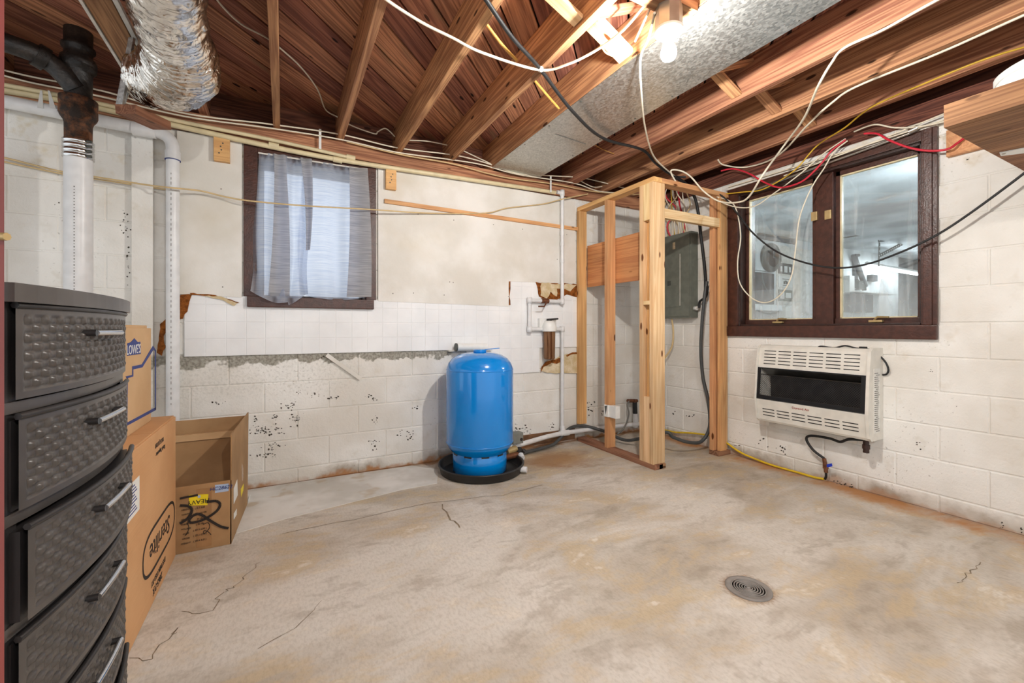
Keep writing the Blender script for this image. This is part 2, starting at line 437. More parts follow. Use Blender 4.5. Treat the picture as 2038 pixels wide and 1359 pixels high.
def thing(name, loc, label, cat, group=None):
    return tag(empty(name, loc), label, cat, group)

_bcache = {}
def board(name, p0, p1, w, h, mat, parent=None, up=(0, 0, 1), ch=.002, roll=0):
    """a plank from p0 to p1 (centre line), width w across, height h along `up`; the mesh lies along its own X"""
    p0 = Vector(p0); p1 = Vector(p1); L = (p1 - p0).length
    key = (round(L, 3), round(w, 4), round(h, 4), ch, mat)
    if key not in _bcache:
        me = bpy.data.meshes.new(name); m = MB(); m.box((-L / 2, -w / 2, -h / 2), (L / 2, w / 2, h / 2), ch)
        me.from_pydata([tuple(v) for v in m.v], [], m.f); me.materials.append(MAT[mat]); _bcache[key] = me
    ob = bpy.data.objects.new(name, _bcache[key]); COL.objects.link(ob)
    x = (p1 - p0).normalized(); z = Vector(up); z = (z - x * z.dot(x)).normalized(); y = z.cross(x)
    R3 = Matrix((x, y, z)).transposed()
    ob.rotation_euler = R3.to_euler()
    pw = wloc(parent) if parent else Vector((0, 0, 0))
    ob.location = (p0 + p1) / 2 - pw
    if parent: ob.parent = parent
    return ob

def smooth_path(pts, sub=6):
    pts = [Vector(p) for p in pts]
    if len(pts) < 3: return pts
    out = []
    for i in range(len(pts) - 1):
        a = pts[max(i - 1, 0)]; b = pts[i]; c = pts[i + 1]; d = pts[min(i + 2, len(pts) - 1)]
        for k in range(sub):
            t = k / sub
            out.append(.5 * ((2 * b) + (c - a) * t + (2 * a - 5 * b + 4 * c - d) * t * t + (3 * b - 3 * c + d - a) * t ** 3))
    out.append(pts[-1]); return out
def round_path(pts, r, sub=5):
    """straight runs with rounded corners"""
    pts = [Vector(p) for p in pts]; out = [pts[0]]
    for i in range(1, len(pts) - 1):
        a = (pts[i - 1] - pts[i]); b = (pts[i + 1] - pts[i]); rr = min(r, a.length * .45, b.length * .45)
        A = pts[i] + a.normalized() * rr; B = pts[i] + b.normalized() * rr
        for k in range(sub + 1):
            t = k / sub; out.append(A * (1 - t) ** 2 + pts[i] * 2 * t * (1 - t) + B * t * t)
    out.append(pts[-1]); return out
def cable(name, pts, r, mat, label, cat='cable', group=None, sub=7, seg=7):
    path = smooth_path(pts, sub)
    o = MB().tube(path, r, seg).build(name, mat, None, path[0])
    return tag(o, label, cat, group)
def text_mesh(body, size, M, name, mat, parent, ext=.0006, shear=0.0, space=1.0):
    cu = bpy.data.curves.new(name, 'FONT'); cu.body = body; cu.size = size; cu.align_x = 'CENTER'; cu.align_y = 'CENTER'
    cu.extrude = ext; cu.shear = shear; cu.space_character = space; cu.resolution_u = 3
    tmp = bpy.data.objects.new(name + '_tmp', cu); COL.objects.link(tmp)
    dg = bpy.context.evaluated_depsgraph_get(); dg.update()
    me = bpy.data.meshes.new_from_object(tmp.evaluated_get(dg)); me.name = name
    bpy.data.objects.remove(tmp, do_unlink=True); bpy.data.curves.remove(cu)
    pw = wloc(parent)
    me.transform(Matrix.Translation(-pw) @ M); me.materials.clear(); me.materials.append(MAT[mat])
    o = bpy.data.objects.new(name, me); COL.objects.link(o); o.parent = parent
    return o
def frame_mat(origin, xdir, ydir):
    x = Vector(xdir).normalized(); y = Vector(ydir).normalized(); z = x.cross(y)
    M = Matrix((x, y, z)).transposed().to_4x4(); M.translation = Vector(origin); return M

# =================================================================== STRUCTURE
JB, JT = 2.45, 2.668            # joist bottom and top
C8 = 0.2032
def sub_rects(rects, hole):
    hx0, hz0, hx1, hz1 = hole; out = []
    for (x0, z0, x1, z1) in rects:
        if x1 <= hx0 or x0 >= hx1 or z1 <= hz0 or z0 >= hz1: out.append((x0, z0, x1, z1)); continue
        if z0 < hz0: out.append((x0, z0, x1, hz0))
        if z1 > hz1: out.append((x0, hz1, x1, z1))
        a, b = max(z0, hz0), min(z1, hz1)
        if x0 < hx0: out.append((x0, a, hx0, b))
        if x1 > hx1: out.append((hx1, a, x1, b))
    return out

# floor
fl = MB(); fl.box((-6.6, -5.0, -.15), (.2, .2, 0)); floor = tag(fl.build('floor', 'concrete_floor'), kind='structure', label='stained bare concrete floor with rust and cracks')
pp = [PZ(*q) for q in [(470, 1062), (560, 1035), (700, 1000), (800, 975), (870, 962), (872, 935), (820, 927), (700, 941), (600, 956), (486, 975)]]
MB().prism([(p.x, min(p.y, -.004), 0) for p in pp], (0, 0, .003)).build('concrete_patch', 'concrete_patch', floor)
def crack(pts, w=.0035):
    m = MB(); P = [PZ(*q) for q in pts]; Q = []
    for a, b in zip(P, P[1:]):
        for k in range(4):
            t = k / 4; q = a.lerp(b, t); Q.append(q + Vector((random.uniform(-1, 1), random.uniform(-1, 1), 0)) * .012)
    Q.append(P[-1])
    for a, b in zip(Q, Q[1:]):
        d = (b - a).normalized(); n = Vector((-d.y, d.x, 0)) * w * random.uniform(.25, .6)
        m.add([a - n + Vector((0, 0, .0008)), b - n + Vector((0, 0, .0008)), b + n + Vector((0, 0, .0008)), a + n + Vector((0, 0, .0008))], [(0, 1, 2, 3)])
    m.build('crack', 'crack_dark', floor)
crack([(258, 1310), (300, 1315), (345, 1255), (352, 1258)])
crack([(352, 1222), (420, 1215), (440, 1180), (470, 1165), (505, 1130), (520, 1118)])
crack([(520, 1290), (600, 1240), (640, 1195)], .003)
crack([(1960, 1120), (1935, 1135), (1915, 1150), (1905, 1160)], .004)
crack([(880, 1005), (900, 1035), (915, 1050)], .009)
crack([(560, 1062), (700, 1035), (860, 1000), (1000, 985), (1080, 965)], .005)

# block walls
_blk = {}
def block(parent, rect, mat, axis):
    x0, z0, x1, z1 = rect; w, h = x1 - x0, z1 - z0
    if w < .012 or h < .012: return
    g = .0025; c = .005; d = .004
    key = (round(w, 3), round(h, 3), mat, axis)
    if key not in _blk:
        a, b = w / 2 - g, h / 2 - g
        vs = []
        for (s, t) in ((0, .03), (0, .0015), (c, -.0015 if False else 0)):
            for (sx, sz) in ((-1, -1), (1, -1), (1, 1), (-1, 1)): vs.append((sx * (a - s), t, sz * (b - s)))
        vs = [(u[0], [.03, d, 0][i // 4], u[2]) for i, u in enumerate(vs)]
        fs = [(8, 9, 10, 11)] + [(i + 4 * k, (i + 1) % 4 + 4 * k, (i + 1) % 4 + 4 * k + 4, i + 4 * k + 4) for k in range(2) for i in range(4)]
        if axis == 'x': vs = [(v[1], -v[0], v[2]) for v in vs]
        me = bpy.data.meshes.new('block'); me.from_pydata(vs, [], fs); me.materials.append(MAT[mat]); me.update(); _blk[key] = me
    o = bpy.data.objects.new('block', _blk[key]); COL.objects.link(o); o.parent = parent
    o.location = ((x0 + x1) / 2, 0, (z0 + z1) / 2) if axis == 'y' else (0, -(x0 + x1) / 2, (z0 + z1) / 2)
    o.location.x += random.uniform(-.0004, .0004) if axis == 'x' else 0
    o.location.y += random.uniform(-.0008, .0008) if axis == 'y' else 0
zl = [0.0] + [.1008 + C8 * k for k in range(12)]
WT = 2.336
# openings
WB = (-3.565, 1.285, -2.862, 2.235)                                  # back window: x0 z0 x1 z1
yl = PX(1471, 600).y; yr = PX(1836, 600).y
WR = (-yl, 1.105, -yr, 2.215)                                        # right window, in -y
def wall_slab(name, rng, hole, mat, axis, label):
    m = MB()
    for (a, z0, b, z1) in sub_rects([(rng[0], 0, rng[1], WT)], hole):
        if axis == 'y': m.box((a, .0045, z0), (b, .2, z1))
        else: m.box((.0045, -b, z0), (.2, -a, z1))
    return tag(m.build(name, mat), kind='structure', label=label)
wall_back = wall_slab('wall_back', (-6.6, .2), WB, 'painted_block_back', 'y', 'white painted concrete block wall behind the blue tank')
wall_right = wall_slab('wall_right', (-.2, 4.8), WR, 'painted_block_right', 'x', 'white painted concrete block wall with the wide brown window')
for k in range(12):
    z0, z1 = zl[k], min(zl[k + 1], WT)
    if z1 - z0 < .02: continue
    x = -5.3564 + (.2032 if k % 2 else 0)
    while x < 0:
        for r in sub_rects([(max(x, -5.3564), z0, min(x + .4064, 0), z1)], WB): block(wall_back, r, 'painted_block_back', 'y')
        x += .4064
    x = -.11 + (.2032 if k % 2 else 0) - .4064
    while x < 3.2:
        if x + .4064 > 0:
            for r in sub_rects([(max(x, 0), z0, x + .4064, z1)], WR): block(wall_right, r, 'painted_block_right', 'x')
        x += .4064

bb_ = MB().box((-1.78, -.004, .015), (-.925, .006, .118)).build('baseboard_back', 'brown_base'); tag(bb_, kind='structure', label='bare brown strip at foot of back wall beside the tank')
# dark paint chips on the block
def chips(parent, wall, spots):
    m = MB()
    for (px, py, sx, sy, n) in spots:
        for i in range(n):
            x = random.gauss(px, sx); y = random.gauss(py, sy); r = random.uniform(.8, 2.4)
            k = random.randint(4, 6); a0 = random.uniform(0, 6.28); el = random.uniform(.4, 1)
            pts = []
            for j in range(k):
                a = a0 + 6.28 * j / k; rr = r * random.uniform(.6, 1.2)
                q = (x + math.cos(a) * rr, y + math.sin(a) * rr * el)
                pts.append(PY(*q, -.0012) if wall == 'b' else PX(*q, -.0012))
            m.prism(pts, (0, .002, 0) if wall == 'b' else (.002, 0, 0))
    o = m.build('paint_chips', 'chip_dark', parent); tag(o, kind='stuff')
chips(wall_back, 'b', [(520, 858, 11, 6, 34), (548, 855, 10, 6, 22), (585, 835, 8, 7, 20), (548, 830, 6, 4, 10), (578, 806, 10, 4, 16), (508, 840, 3, 8, 8), (540, 888, 9, 4, 16), (522, 904, 8, 3, 14), (540, 906, 6, 3, 8),
    (658, 792, 6, 3, 9), (740, 793, 6, 4, 10), (747, 834, 3, 7, 9), (745, 884, 5, 6, 12), (818, 868, 5, 6, 12), (798, 862, 4, 5, 6), (826, 812, 4, 3, 5), (615, 785, 20, 4, 14),
    (1038, 851, 12, 7, 20), (1098, 848, 8, 6, 9), (1173, 803, 6, 2, 5), (1200, 818, 4, 4, 7), (430, 800, 8, 2, 8), (640, 712, 6, 3, 6), (1172, 822, 3, 6, 6), (110, 405, 4, 4, 2), (250, 440, 5, 22, 16), (255, 520, 4, 25, 14), (470, 395, 2, 2, 1)])
chips(wall_right, 'r', [(1558, 893, 4, 4, 12), (1670, 962, 12, 5, 16), (1684, 968, 14, 3, 8), (1377, 826, 8, 2, 8), (1341, 821, 2, 2, 4), (1520, 880, 8, 5, 4), (1996, 1045, 3, 3, 5), (2032, 1054, 2, 2, 4), (1825, 884, 4, 5, 5), (1902, 807, 1, 1, 1), (1852, 738, 4, 3, 4), (1925, 318, 2, 2, 3), (1465, 886, 4, 1, 3), (1625, 906, 1, 1, 1)])

# flat painted boards on the upper back wall, with nail holes
def wallboard(poly, nails, label, name='wall_board'):
    b = MB().prism([(p.x, -.016, p.z) for p in poly], (0, .0165, 0)).build(name, 'board_paint', None, (poly[0].x, 0, poly[0].z))
    tag(b, label, 'wall panel')
    m = MB()
    for (px, py) in nails:
        p = PY(px, py, -.016); m.lathe([(.004, 0), (.0035, .0012)], (p.x, -.0158, p.z), (Vector((1, 0, 0)), Vector((0, 0, 1)), Vector((0, -1, 0))), 6)
    if nails: m.build('nail', 'chip_dark', b)
    return b
wallboard([Vector((-2.775, 0, 1.292)), Vector((-1.640, 0, 1.278)), Vector((-1.640, 0, 1.50)), Vector((-.93, 0, 1.515)), Vector((-.93, 0, 2.325)), Vector((-2.775, 0, 2.325))],
    [(832, 426), (903, 438), (895, 561), (902, 562), (823, 583), (782, 584), (884, 587), (982, 447), (1040, 456), (1128, 467), (1109, 516), (1012, 590)], 'cream painted flat wall board between curtained window and stud partition')
wallboard([Vector((-4.0, 0, 1.30)), Vector((-3.655, 0, 1.29)), Vector((-3.655, 0, 2.325)), Vector((-4.0, 0, 2.325))],
    [(440, 376), (443, 571)], 'narrow cream painted wall board between white drain pipe and curtained window')

# white tile sheeting: base sheet with every tile its own piece
ts = thing('tile_wainscot', (-2.4, 0, .9), 'white square tile wainscot along the block wall below curtained window', 'tile panel')
REG = [(-3.965, .905, -1.64, 1.30), (-2.05, .682, -1.33, .905), (-1.64, .905, -.905, 1.515)]
b = MB()
for r in REG: b.box((r[0], -.0105, r[1]), (r[2], .001, r[3]))
b.build('tile_backing', 'tile_white', ts)
_t = {}
tz = .905 - 2 * .1112
cells = []
i0 = 0
while True:
    x0 = -3.965 + i0 * .1112
    if x0 > -.91: break
    for j in range(8):
        z0 = tz - .0006 + j * .1112
        for r in REG:
            a = (max(x0, r[0]), max(z0, r[1]), min(x0 + .1112, r[2]), min(z0 + .1112, r[3]))
            if a[2] - a[0] > .01 and a[3] - a[1] > .01:
                cells.append(a)
    i0 += 1
for a in cells:
    if a[0] > -3.57 and a[2] < -2.86 and a[1] > 1.24: continue
    w, h = a[2] - a[0], a[3] - a[1]; key = (round(w, 3), round(h, 3))
    if key not in _t:
        g = .0011; c = .002; A, B = w / 2 - g, h / 2 - g
        vs = [(sx * (A - s), t, sz * (B - s)) for (s, t) in ((0, 0), (0, -.0012), (c, -.0022)) for (sx, sz) in ((-1, -1), (1, -1), (1, 1), (-1, 1))]
        fs = [(8, 9, 10, 11)] + [(i + 4 * k, (i + 1) % 4 + 4 * k, (i + 1) % 4 + 4 * k + 4, i + 4 * k + 4) for k in range(2) for i in range(4)]
        me = bpy.data.meshes.new('tile'); me.from_pydata(vs, [], fs); me.materials.append(MAT['tile_white']); _t[key] = me
    o = bpy.data.objects.new('tile', _t[key]); COL.objects.link(o); o.parent = ts
    o.location = Vector(((a[0] + a[2]) / 2, -.0104, (a[1] + a[3]) / 2)) - Vector(ts.location)
# broken places: brown torn backing and loose paper
def torn(px, mat, y, name='torn_backing', jag=2.0, th=.0025):
    pts = []
    for i in range(len(px)):
        a = px[i]; c = px[(i + 1) % len(px)]
        n = max(1, int(math.hypot(c[0] - a[0], c[1] - a[1]) / 7))
        for k in range(n):
            t = k / n; pts.append((a[0] + (c[0] - a[0]) * t + random.uniform(-jag, jag) * (k > 0), a[1] + (c[1] - a[1]) * t + random.uniform(-jag, jag) * (k > 0)))
    MB().prism([PY(q[0], q[1], y) for q in pts], (0, th, 0)).build(name, mat, ts)
torn([(1066, 561), (1150, 566), (1151, 592), (1128, 586), (1105, 597), (1085, 596), (1073, 590)], 'torn_backing', -0.0170)
torn([(1078, 562), (1148, 567), (1135, 580), (1124, 575), (1108, 574), (1108, 590), (1096, 580), (1088, 594), (1076, 588)], 'torn_paper', -0.0185, 'torn_paper')
torn([(1078, 738), (1078, 732), (1090, 718), (1112, 710), (1128, 704), (1150, 701), (1151, 742), (1090, 742)], 'torn_paper', -0.0170, 'torn_paper')
torn([(1076, 742), (1078, 730), (1086, 720), (1120, 711), (1120, 718), (1108, 724), (1098, 722), (1082, 730)], 'torn_backing', -0.0185)
torn([(1127, 707), (1140, 701), (1150, 701), (1150, 704), (1138, 705), (1128, 710)], 'torn_backing', -0.0185)
torn([(356, 588), (382, 586), (377, 600), (373, 620), (364, 634), (356, 636)], 'torn_backing', -0.0190)
torn([(318, 645), (331, 634), (331, 660), (326, 668), (331, 690), (322, 708), (312, 702), (316, 670)], 'torn_backing', -0.0190)
torn([(378, 583), (420, 586), (460, 596), (476, 602), (470, 604), (440, 594), (400, 588), (380, 587)], 'torn_backing', -0.0195, jag=1.0)
torn([(1013, 560), (1016, 560), (1016, 574), (1014, 590), (1016, 607), (1013, 607)], 'torn_backing', -0.0190, jag=.8)
torn([(400, 588), (440, 590), (472, 603), (466, 609), (440, 596)], 'torn_paper', -0.0225, 'torn_paper', 1)

# ceiling: diagonal subfloor boards on joists
ceiling = tag(MB().box((-6.6, -5.0, 2.70), (.3, .3, 2.74)).build('ceiling', 'gap_shade_black'), kind='structure', label='open wooden ceiling of joists and diagonal subfloor boards')
pit = .151 * math.sqrt(2)
c = -5.1
while c < 5.9:
    # y = x + c inside x -5.55..0.2, y -4.95..0.2
    xa = max(-5.55, -4.95 - c); xb = min(.2, .2 - c)
    if xb - xa > .12:
        board('subfloor_board', (xa, xa + c, JT + .011 + random.uniform(0, .003)), (xb, xb + c, JT + .011), .1405, .02, 'subfloor_wood', ceiling, ch=.004)
    c += pit
JX = [-5.6, -5.2, -4.78, -3.862, -3.452, -3.046, -2.622, -2.205, -1.835, -1.40, -.99, -.58, -.175]
for x in JX:
    board('joist', (x, -4.95, (JB + JT) / 2), (x, .10, (JB + JT) / 2), .041, JT - JB, 'joist_wood', ceiling, ch=.003)
board('sill_plate', (-5.5, .05, 2.393), (.2, .05, 2.393), .17, .112, 'joist_wood', ceiling, ch=.003)
board('sill_plate', (.085, -4.9, 2.393), (.085, -.03, 2.393), .17, .112, 'dark_wood', ceiling, ch=.003)
board('rim_joist', (-5.5, .125, (JB + JT) / 2), (.2, .125, (JB + JT) / 2), .04, JT - JB, 'dark_wood', ceiling)
board('rim_joist', (.125, -4.9, (JB + JT) / 2), (.125, .1, (JB + JT) / 2), .04, JT - JB, 'dark_wood', ceiling)
# cross bridging
for i, (xa, xb) in enumerate(zip(JX[5:], JX[6:])):
    if xa < -2.7 or abs(xa + 1.835) < .01: pass
    y = -1.74 if xa > -1.9 else -1.80
    m_ = 'pine' if xa < -1.9 else 'joist_wood'
    if xa > -2.9:
        big_ = abs(xa + 2.205) < .01
        board('bridging_brace', (xa + .022, y + (.09 if big_ else 0), JT - .03), (xb - .022, y + (.09 if big_ else 0), JB + .03), .09 if big_ else .064, .036 if big_ else .02, m_, ceiling)
        board('bridging_brace', (xa + .022, y - .075, JB + .03), (xb - .022, y - .075, JT - .03), .064, .02, m_ if i % 2 else 'joist_wood', ceiling)
# sheet metal nailed under two joists (a return-air channel)
sm = thing('sheet_metal_channel', (-1.62, -1.8, JB - .004), 'galvanized sheet metal nailed under two ceiling joists beside the bulb', 'duct')
x0, x1 = -1.857, -1.372
for (ya, yb, dz) in ((-1.70, -.075, 0), (-4.9, -1.69, .0016)):
    MB().box((x0, ya, JB - .0045 - dz), (x1, yb, JB - .003 - dz)).box((x1 - .0015, ya, JB - .003 - dz), (x1, yb, JB + .018)).build('metal_sheet', 'galvanized', sm)
m = MB()
for y in [-.3, -.62, -.95, -1.3, -1.6, -1.95, -2.3]:
    for x in (-1.835, -1.40): m.lathe([(.006, 0), (.004, -.002)], (x, y, JB - .0045), 'z', 8)
m.build('nail', 'panel_dark', sm)
MB().tube([PZ(1105, 267, JB - .006), PZ(1165, 287, JB - .006)], .004, 6).build('seam', 'galvanized', sm)

# ------------------------------------------------------------------ window 1 (back wall)
w1 = tag(empty('window_1', ((WB[0] + WB[2]) / 2, 0, WB[1])), kind='structure', label='brown framed basement window behind a grey curtain')
def ring(m, x0, z0, x1, z1, t, y0, y1, ch=.003, tb=None, tt=None):
    tb = t if tb is None else tb; tt = t if tt is None else tt
    m.box((x0, y0, z0), (x0 + t, y1, z1), ch); m.box((x1 - t, y0, z0), (x1, y1, z1), ch)
    m.box((x0 + t, y0, z1 - tt), (x1 - t, y1, z1), ch); m.box((x0 + t, y0, z0), (x1 - t, y1, z0 + tb), ch)
m = MB(); m.box((-3.645, -.02, 1.30), (WB[0], .0, 2.33), .004); m.box((WB[2], -.02, 1.30), (-2.79, 0, 2.33), .004); m.box((WB[0], -.02, WB[3]), (WB[2], 0, 2.33), .004)
m.build('window_casing', 'brown_paint', w1)
MB().box((-3.625, -.045, 1.228), (-2.81, .03, 1.30), .006).build('window_sill', 'brown_paint', w1)
m = MB(); ring(m, WB[0], WB[1], WB[2], WB[3], .014, 0, .13); m.build('window_jamb', 'dark_brown_paint', w1)
m = MB(); ring(m, WB[0] + .012, WB[1] + .012, WB[2] - .012, WB[3] - .012, .022, .10, .13); m.build('window_sash', 'dark_brown_paint', w1)
MB().box((WB[0] + .03, .112, WB[1] + .03), (WB[2] - .03, .116, WB[3] - .03)).build('pane', 'clear_glass', w1)

# ------------------------------------------------------------------ window 2 (right wall): two casement sashes
w2 = tag(empty('window_2', (0, (yl + yr) / 2, WR[1])), kind='structure', label='wide brown two-sash window looking into the garage')
yo0 = PX(1451, 600).y; yo1 = PX(1868, 600).y
def ybox(m, y0, z0, y1, z1, xa, xb, ch=.003): m.box((xa, min(y0, y1), z0), (xb, max(y0, y1), z1), ch)
m = MB()
ybox(m, yo0, 1.105, yl, 2.275, -.022, 0); ybox(m, yr, 1.105, yo1, 2.275, -.022, 0); ybox(m, yl, WR[3], yr, 2.275, -.022, 0)
ybox(m, yr - .012, 1.105, yo1 + .02, 2.275, -.034, -.02)
m.build('window_casing', 'brown_paint', w2)
m = MB(); ybox(m, yo0, 1.018, yo1, 1.105, -.03, 0, .006); m.build('window_sill', 'brown_paint', w2)
m = MB()
ybox(m, yl, WR[1], yl - .014, WR[3], 0, .2); ybox(m, yr + .014, WR[1], yr, WR[3], 0, .2); ybox(m, yl, WR[3] - .014, yr, WR[3], 0, .2); ybox(m, yl, WR[1], yr, WR[1] + .014, 0, .2)
m.build('window_jamb', 'dark_brown_paint', w2)
ym0 = PX(1624, 560, .05).y; ym1 = PX(1659, 560, .05).y
m = MB(); ybox(m, ym0, WR[1], ym1, WR[3], .045, .12); m.build('mullion', 'brown_paint', w2)
def sash(ya, yb, nm):
    m = MB(); t = .03
    ybox(m, ya, WR[1] + .014, ya - t, WR[3] - .014, .07, .105); ybox(m, yb + t, WR[1] + .014, yb, WR[3] - .014, .07, .105)
    ybox(m, ya, WR[1] + .012, yb, WR[1] + .05, .06, .105); ybox(m, ya, WR[3] - .05, yb, WR[3] - .014, .07, .105)
    s = m.build('sash', 'brown_paint', w2)
    m = MB()
    ybox(m, ya - t + .001, WR[1] + .05, ya - t - .009, WR[3] - .05, .066, .09, .001); ybox(m, ya - t, WR[1] + .049, yb + t, WR[1] + .057, .066, .09, .001); ybox(m, ya - t, WR[3] - .058, yb + t, WR[3] - .049, .066, .09, .001)
    m.build('weatherstrip', 'beige_pvc', s)
    m = MB(); ybox(m, ya - t, WR[1] + .045, yb + t, WR[3] - .045, .086, .089, 0); m.build('pane', 'fogged_glass', s)
    # crank
    yc = (ya + yb) / 2
    m = MB(); m.box((.03, yc - .045, WR[1] + .02), (.06, yc + .03, WR[1] + .035), .004); m.tube([(.04, yc, WR[1] + .035), (.03, yc - .02, WR[1] + .055), (.03, yc - .08, WR[1] + .052)], .007, 7)
    m.build('crank_handle', 'brass', s)
sash(yl - .016, ym0 + .004, 'a'); sash(ym1 - .004, yr + .016, 'b')
for (px, py) in ((1649, 427), (1622, 430)):
    p = PX(px, py, .045); MB().box((.03, p.y - .02, p.z - .035), (.05, p.y + .02, p.z + .03), .004).build('sash_lock', 'brass', w2)
m = MB(); m.tube([PX(1500, 378, -.04), PX(1820, 262, -.04)], .009, 8); m.tube([PX(1810, 262, -.045), PX(1828, 254, -.045)], .02, 8); m.build('blind_rail', 'steel', w2)
MB().box((-.03, yo1, 2.275), (0, yo0 + .01, 2.300), .002).build('trim_strip', 'white_paint', w2)

# ------------------------------------------------------------------ the garage beyond
GY = .88
tag(MB().box((.2, GY, -.1), (9.6, GY + .1, 2.7)).box((9.5, -6, -.1), (9.6, GY, 2.7)).build('wall_garage', 'garage_wall'), kind='structure', label='pale garage wall seen through the brown window')
tag(MB().box((.2, -6, 2.62), (9.6, GY, 2.7)).build('ceiling_garage', 'garage_ceiling'), kind='structure', label='grey garage ceiling seen through the brown window')
tag(MB().box((.2, -6, -.1), (9.6, GY, 0)).build('floor_garage', 'garage_wall'), kind='structure', label='garage floor beyond the brown window')
def gq(x0, y0, x1, y1, d=0.0):
    a = PY(x0, y0, GY - d); b = PY(x1, y1, GY - d); return a, b
def gbox(name, x0, y0, x1, y1, d, mat, label, cat):
    a, b = gq(x0, y0, x1, y1, d); z0, z1 = min(a.z, b.z), max(a.z, b.z)
    m = MB().box((a.x, GY - d, z0), (b.x, GY, z1), min(.01, d * .3)); return tag(m.build(name, mat, None, ((a.x + b.x) / 2, GY, z0)), label, cat)
gbox('wall_panel', 1505, 541, 1541, 606, .03, 'garage_dark', 'dark panel below the clock on garage wall', 'panel')
gbox('white_cabinet', 1506, 479, 1543, 541, .05, 'garage_wall', 'white cupboard door behind the round garage clock', 'cupboard')
gbox('beam', 1512, 462, 1586, 486, .05, 'garage_dark', 'grey brown board along top of garage wall', 'board')
clk = thing('wall_clock', PY(1530, 513, GY - .06), 'round wall clock with dark rim on garage wall', 'clock')
cc = PY(1531, 513, GY - .06); rr = (PY(1547, 513, GY - .06) - cc).length
AXY = (Vector((1, 0, 0)), Vector((0, 0, 1)), Vector((0, -1, 0)))
MB().lathe([(rr * 1.05, 0), (rr * 1.05, .05), (rr * .98, .07), (rr * .68, .065), (rr * .66, .04)], cc, AXY, 28).build('clock_rim', 'panel_dark', clk)
MB().lathe([(0.0001, .066), (rr * .70, .066)], cc, AXY, 28).build('clock_face', 'white_plastic', clk)
MB().box((cc.x - .01, cc.y - .075, cc.z), (cc.x + .01, cc.y - .067, cc.z + rr * .5)).box((cc.x, cc.y - .075, cc.z - .01), (cc.x + rr * .35, cc.y - .067, cc.z + .01)).build('clock_hand', 'garage_dark', clk)
def poster(x0, y0, x1, y1, mat, label, marks, mm):
    a, b = gq(x0, y0, x1, y1, .012); z0, z1 = min(a.z, b.z), max(a.z, b.z)
    t = thing('wall_sign', ((a.x + b.x) / 2, GY, z0), label, 'sign')
    MB().box((a.x, GY - .028, z0), (b.x, GY - .016, z1), .002).build('sign_board', mat, t)
    m = MB()
    for (u0, v0, u1, v1) in marks:
        m.box((a.x + (b.x - a.x) * u0, GY - .031, z0 + (z1 - z0) * v0), (a.x + (b.x - a.x) * u1, GY - .027, z0 + (z1 - z0) * v1))
    m.build('sign_print', mm, t)
gbox('door_panel', 1546, 487, 1612, 628, .015, 'white_paint', 'tall white panel holding the small signs in garage', 'panel')
poster(1548, 523, 1575, 547, 'garage_dark', 'dark sign with three pale figures on garage wall', [(.12, .2, .25, .7), (.4, .15, .62, .75), (.75, .2, .88, .7)], 'label_white')
poster(1548, 549, 1575, 573, 'label_white', 'white sign with small black emblem on garage wall', [(.25, .72, .75, .78), (.35, .3, .48, .55), (.52, .3, .65, .55), (.42, .5, .58, .62), (.3, .14, .7, .2)], 'garage_dark')
poster(1548, 576, 1575, 600, 'panel_grey', 'grey green sign lowest of three on garage wall', [(.1, .2, .4, .8), (.5, .3, .9, .75)], 'label_white')
gbox('storage_shelf', 1504, 605, 1590, 620, .25, 'garage_wall', 'white shelf low on the garage wall', 'shelf')
gbox('blue_tub', 1506, 617, 1560, 634, .2, 'ink_grey', 'blue grey tub under the garage shelf', 'tub')
gbox('paper_stack', 1564, 608, 1590, 632, .3, 'label_white', 'bright white box beside the garage shelf', 'box')
# angle iron bracket, shop light, tools
br = thing('angle_bracket', PY(1750, 505, .2), 'perforated steel angle bracket hanging from garage ceiling', 'bracket')
bp = [PY(1748, 478, .2), PY(1824, 470, .2), PY(1752, 508, .2)]
def strap(a, b, w, nm):
    m = MB(); d = (b - a); L = d.length; d.normalize(); n = Vector((0, -1, 0)).cross(d).normalized() * w
    m.prism([a - n, b - n, b + n, a + n], (0, .006, 0)); m.build(nm, 'panel_dark', br)
    m = MB(); k = int(L / .075)
    for i in range(k):
        q = a + d * (L * (i + .5) / k); m.lathe([(w * .45, 0), (w * .45, .004)], q + Vector((0, -.001, 0)), AXY, 8)
    m.build('hole', 'label_white', br)
strap(bp[0], bp[1], .032, 'top_bar'); strap(bp[1], bp[2], .03, 'brace'); strap(PY(1751, 478, .2), PY(1749, 530, .2), .025, 'hanger')
tag(MB().tube([PY(1673, 474, .2), PY(1815, 453, .2)], .012, 8).build('ceiling_rail', 'panel_dark', None, PY(1673, 474, .2)), 'thin dark rail under the garage ceiling', 'rail')
sl = thing('shop_light', PY(1725, 530, .55), 'long white fluorescent shop light hanging in garage', 'lamp')
a, b_ = PY(1725, 527, .55), PY(1835, 546, .55)
MB().tube([a + Vector((0, 0, .03)), b_ + Vector((0, 0, .03))], .035, 8).build('housing', 'white_plastic', sl)
MB().tube([a - Vector((0, .02, .03)), b_ - Vector((0, .02, .03))], .016, 8).build('tube', 'tube_glow', sl)
gbox('tool_rack', 1702, 510, 1708, 575, .05, 'garage_dark', 'dark upright strip on garage wall', 'strip')
t = thing('hand_truck', PY(1712, 560, .8), 'leaning dark tool beside white post in garage', 'tool')
MB().tube([PY(1699, 508, .8), PY(1722, 570, .8)], .05, 6).build('shaft', 'garage_dark', t); MB().tube([PY(1697, 509, .8), PY(1709, 508, .8)], .03, 6).build('handle', 'garage_dark', t)
MB().box(PY(1702, 575, .82), PY(1722, 560, .78), .02).build('tool_head', 'panel_dark', t)
gbox('wall_post', 1691, 548, 1701, 612, .09, 'label_white', 'white post on garage wall', 'post')
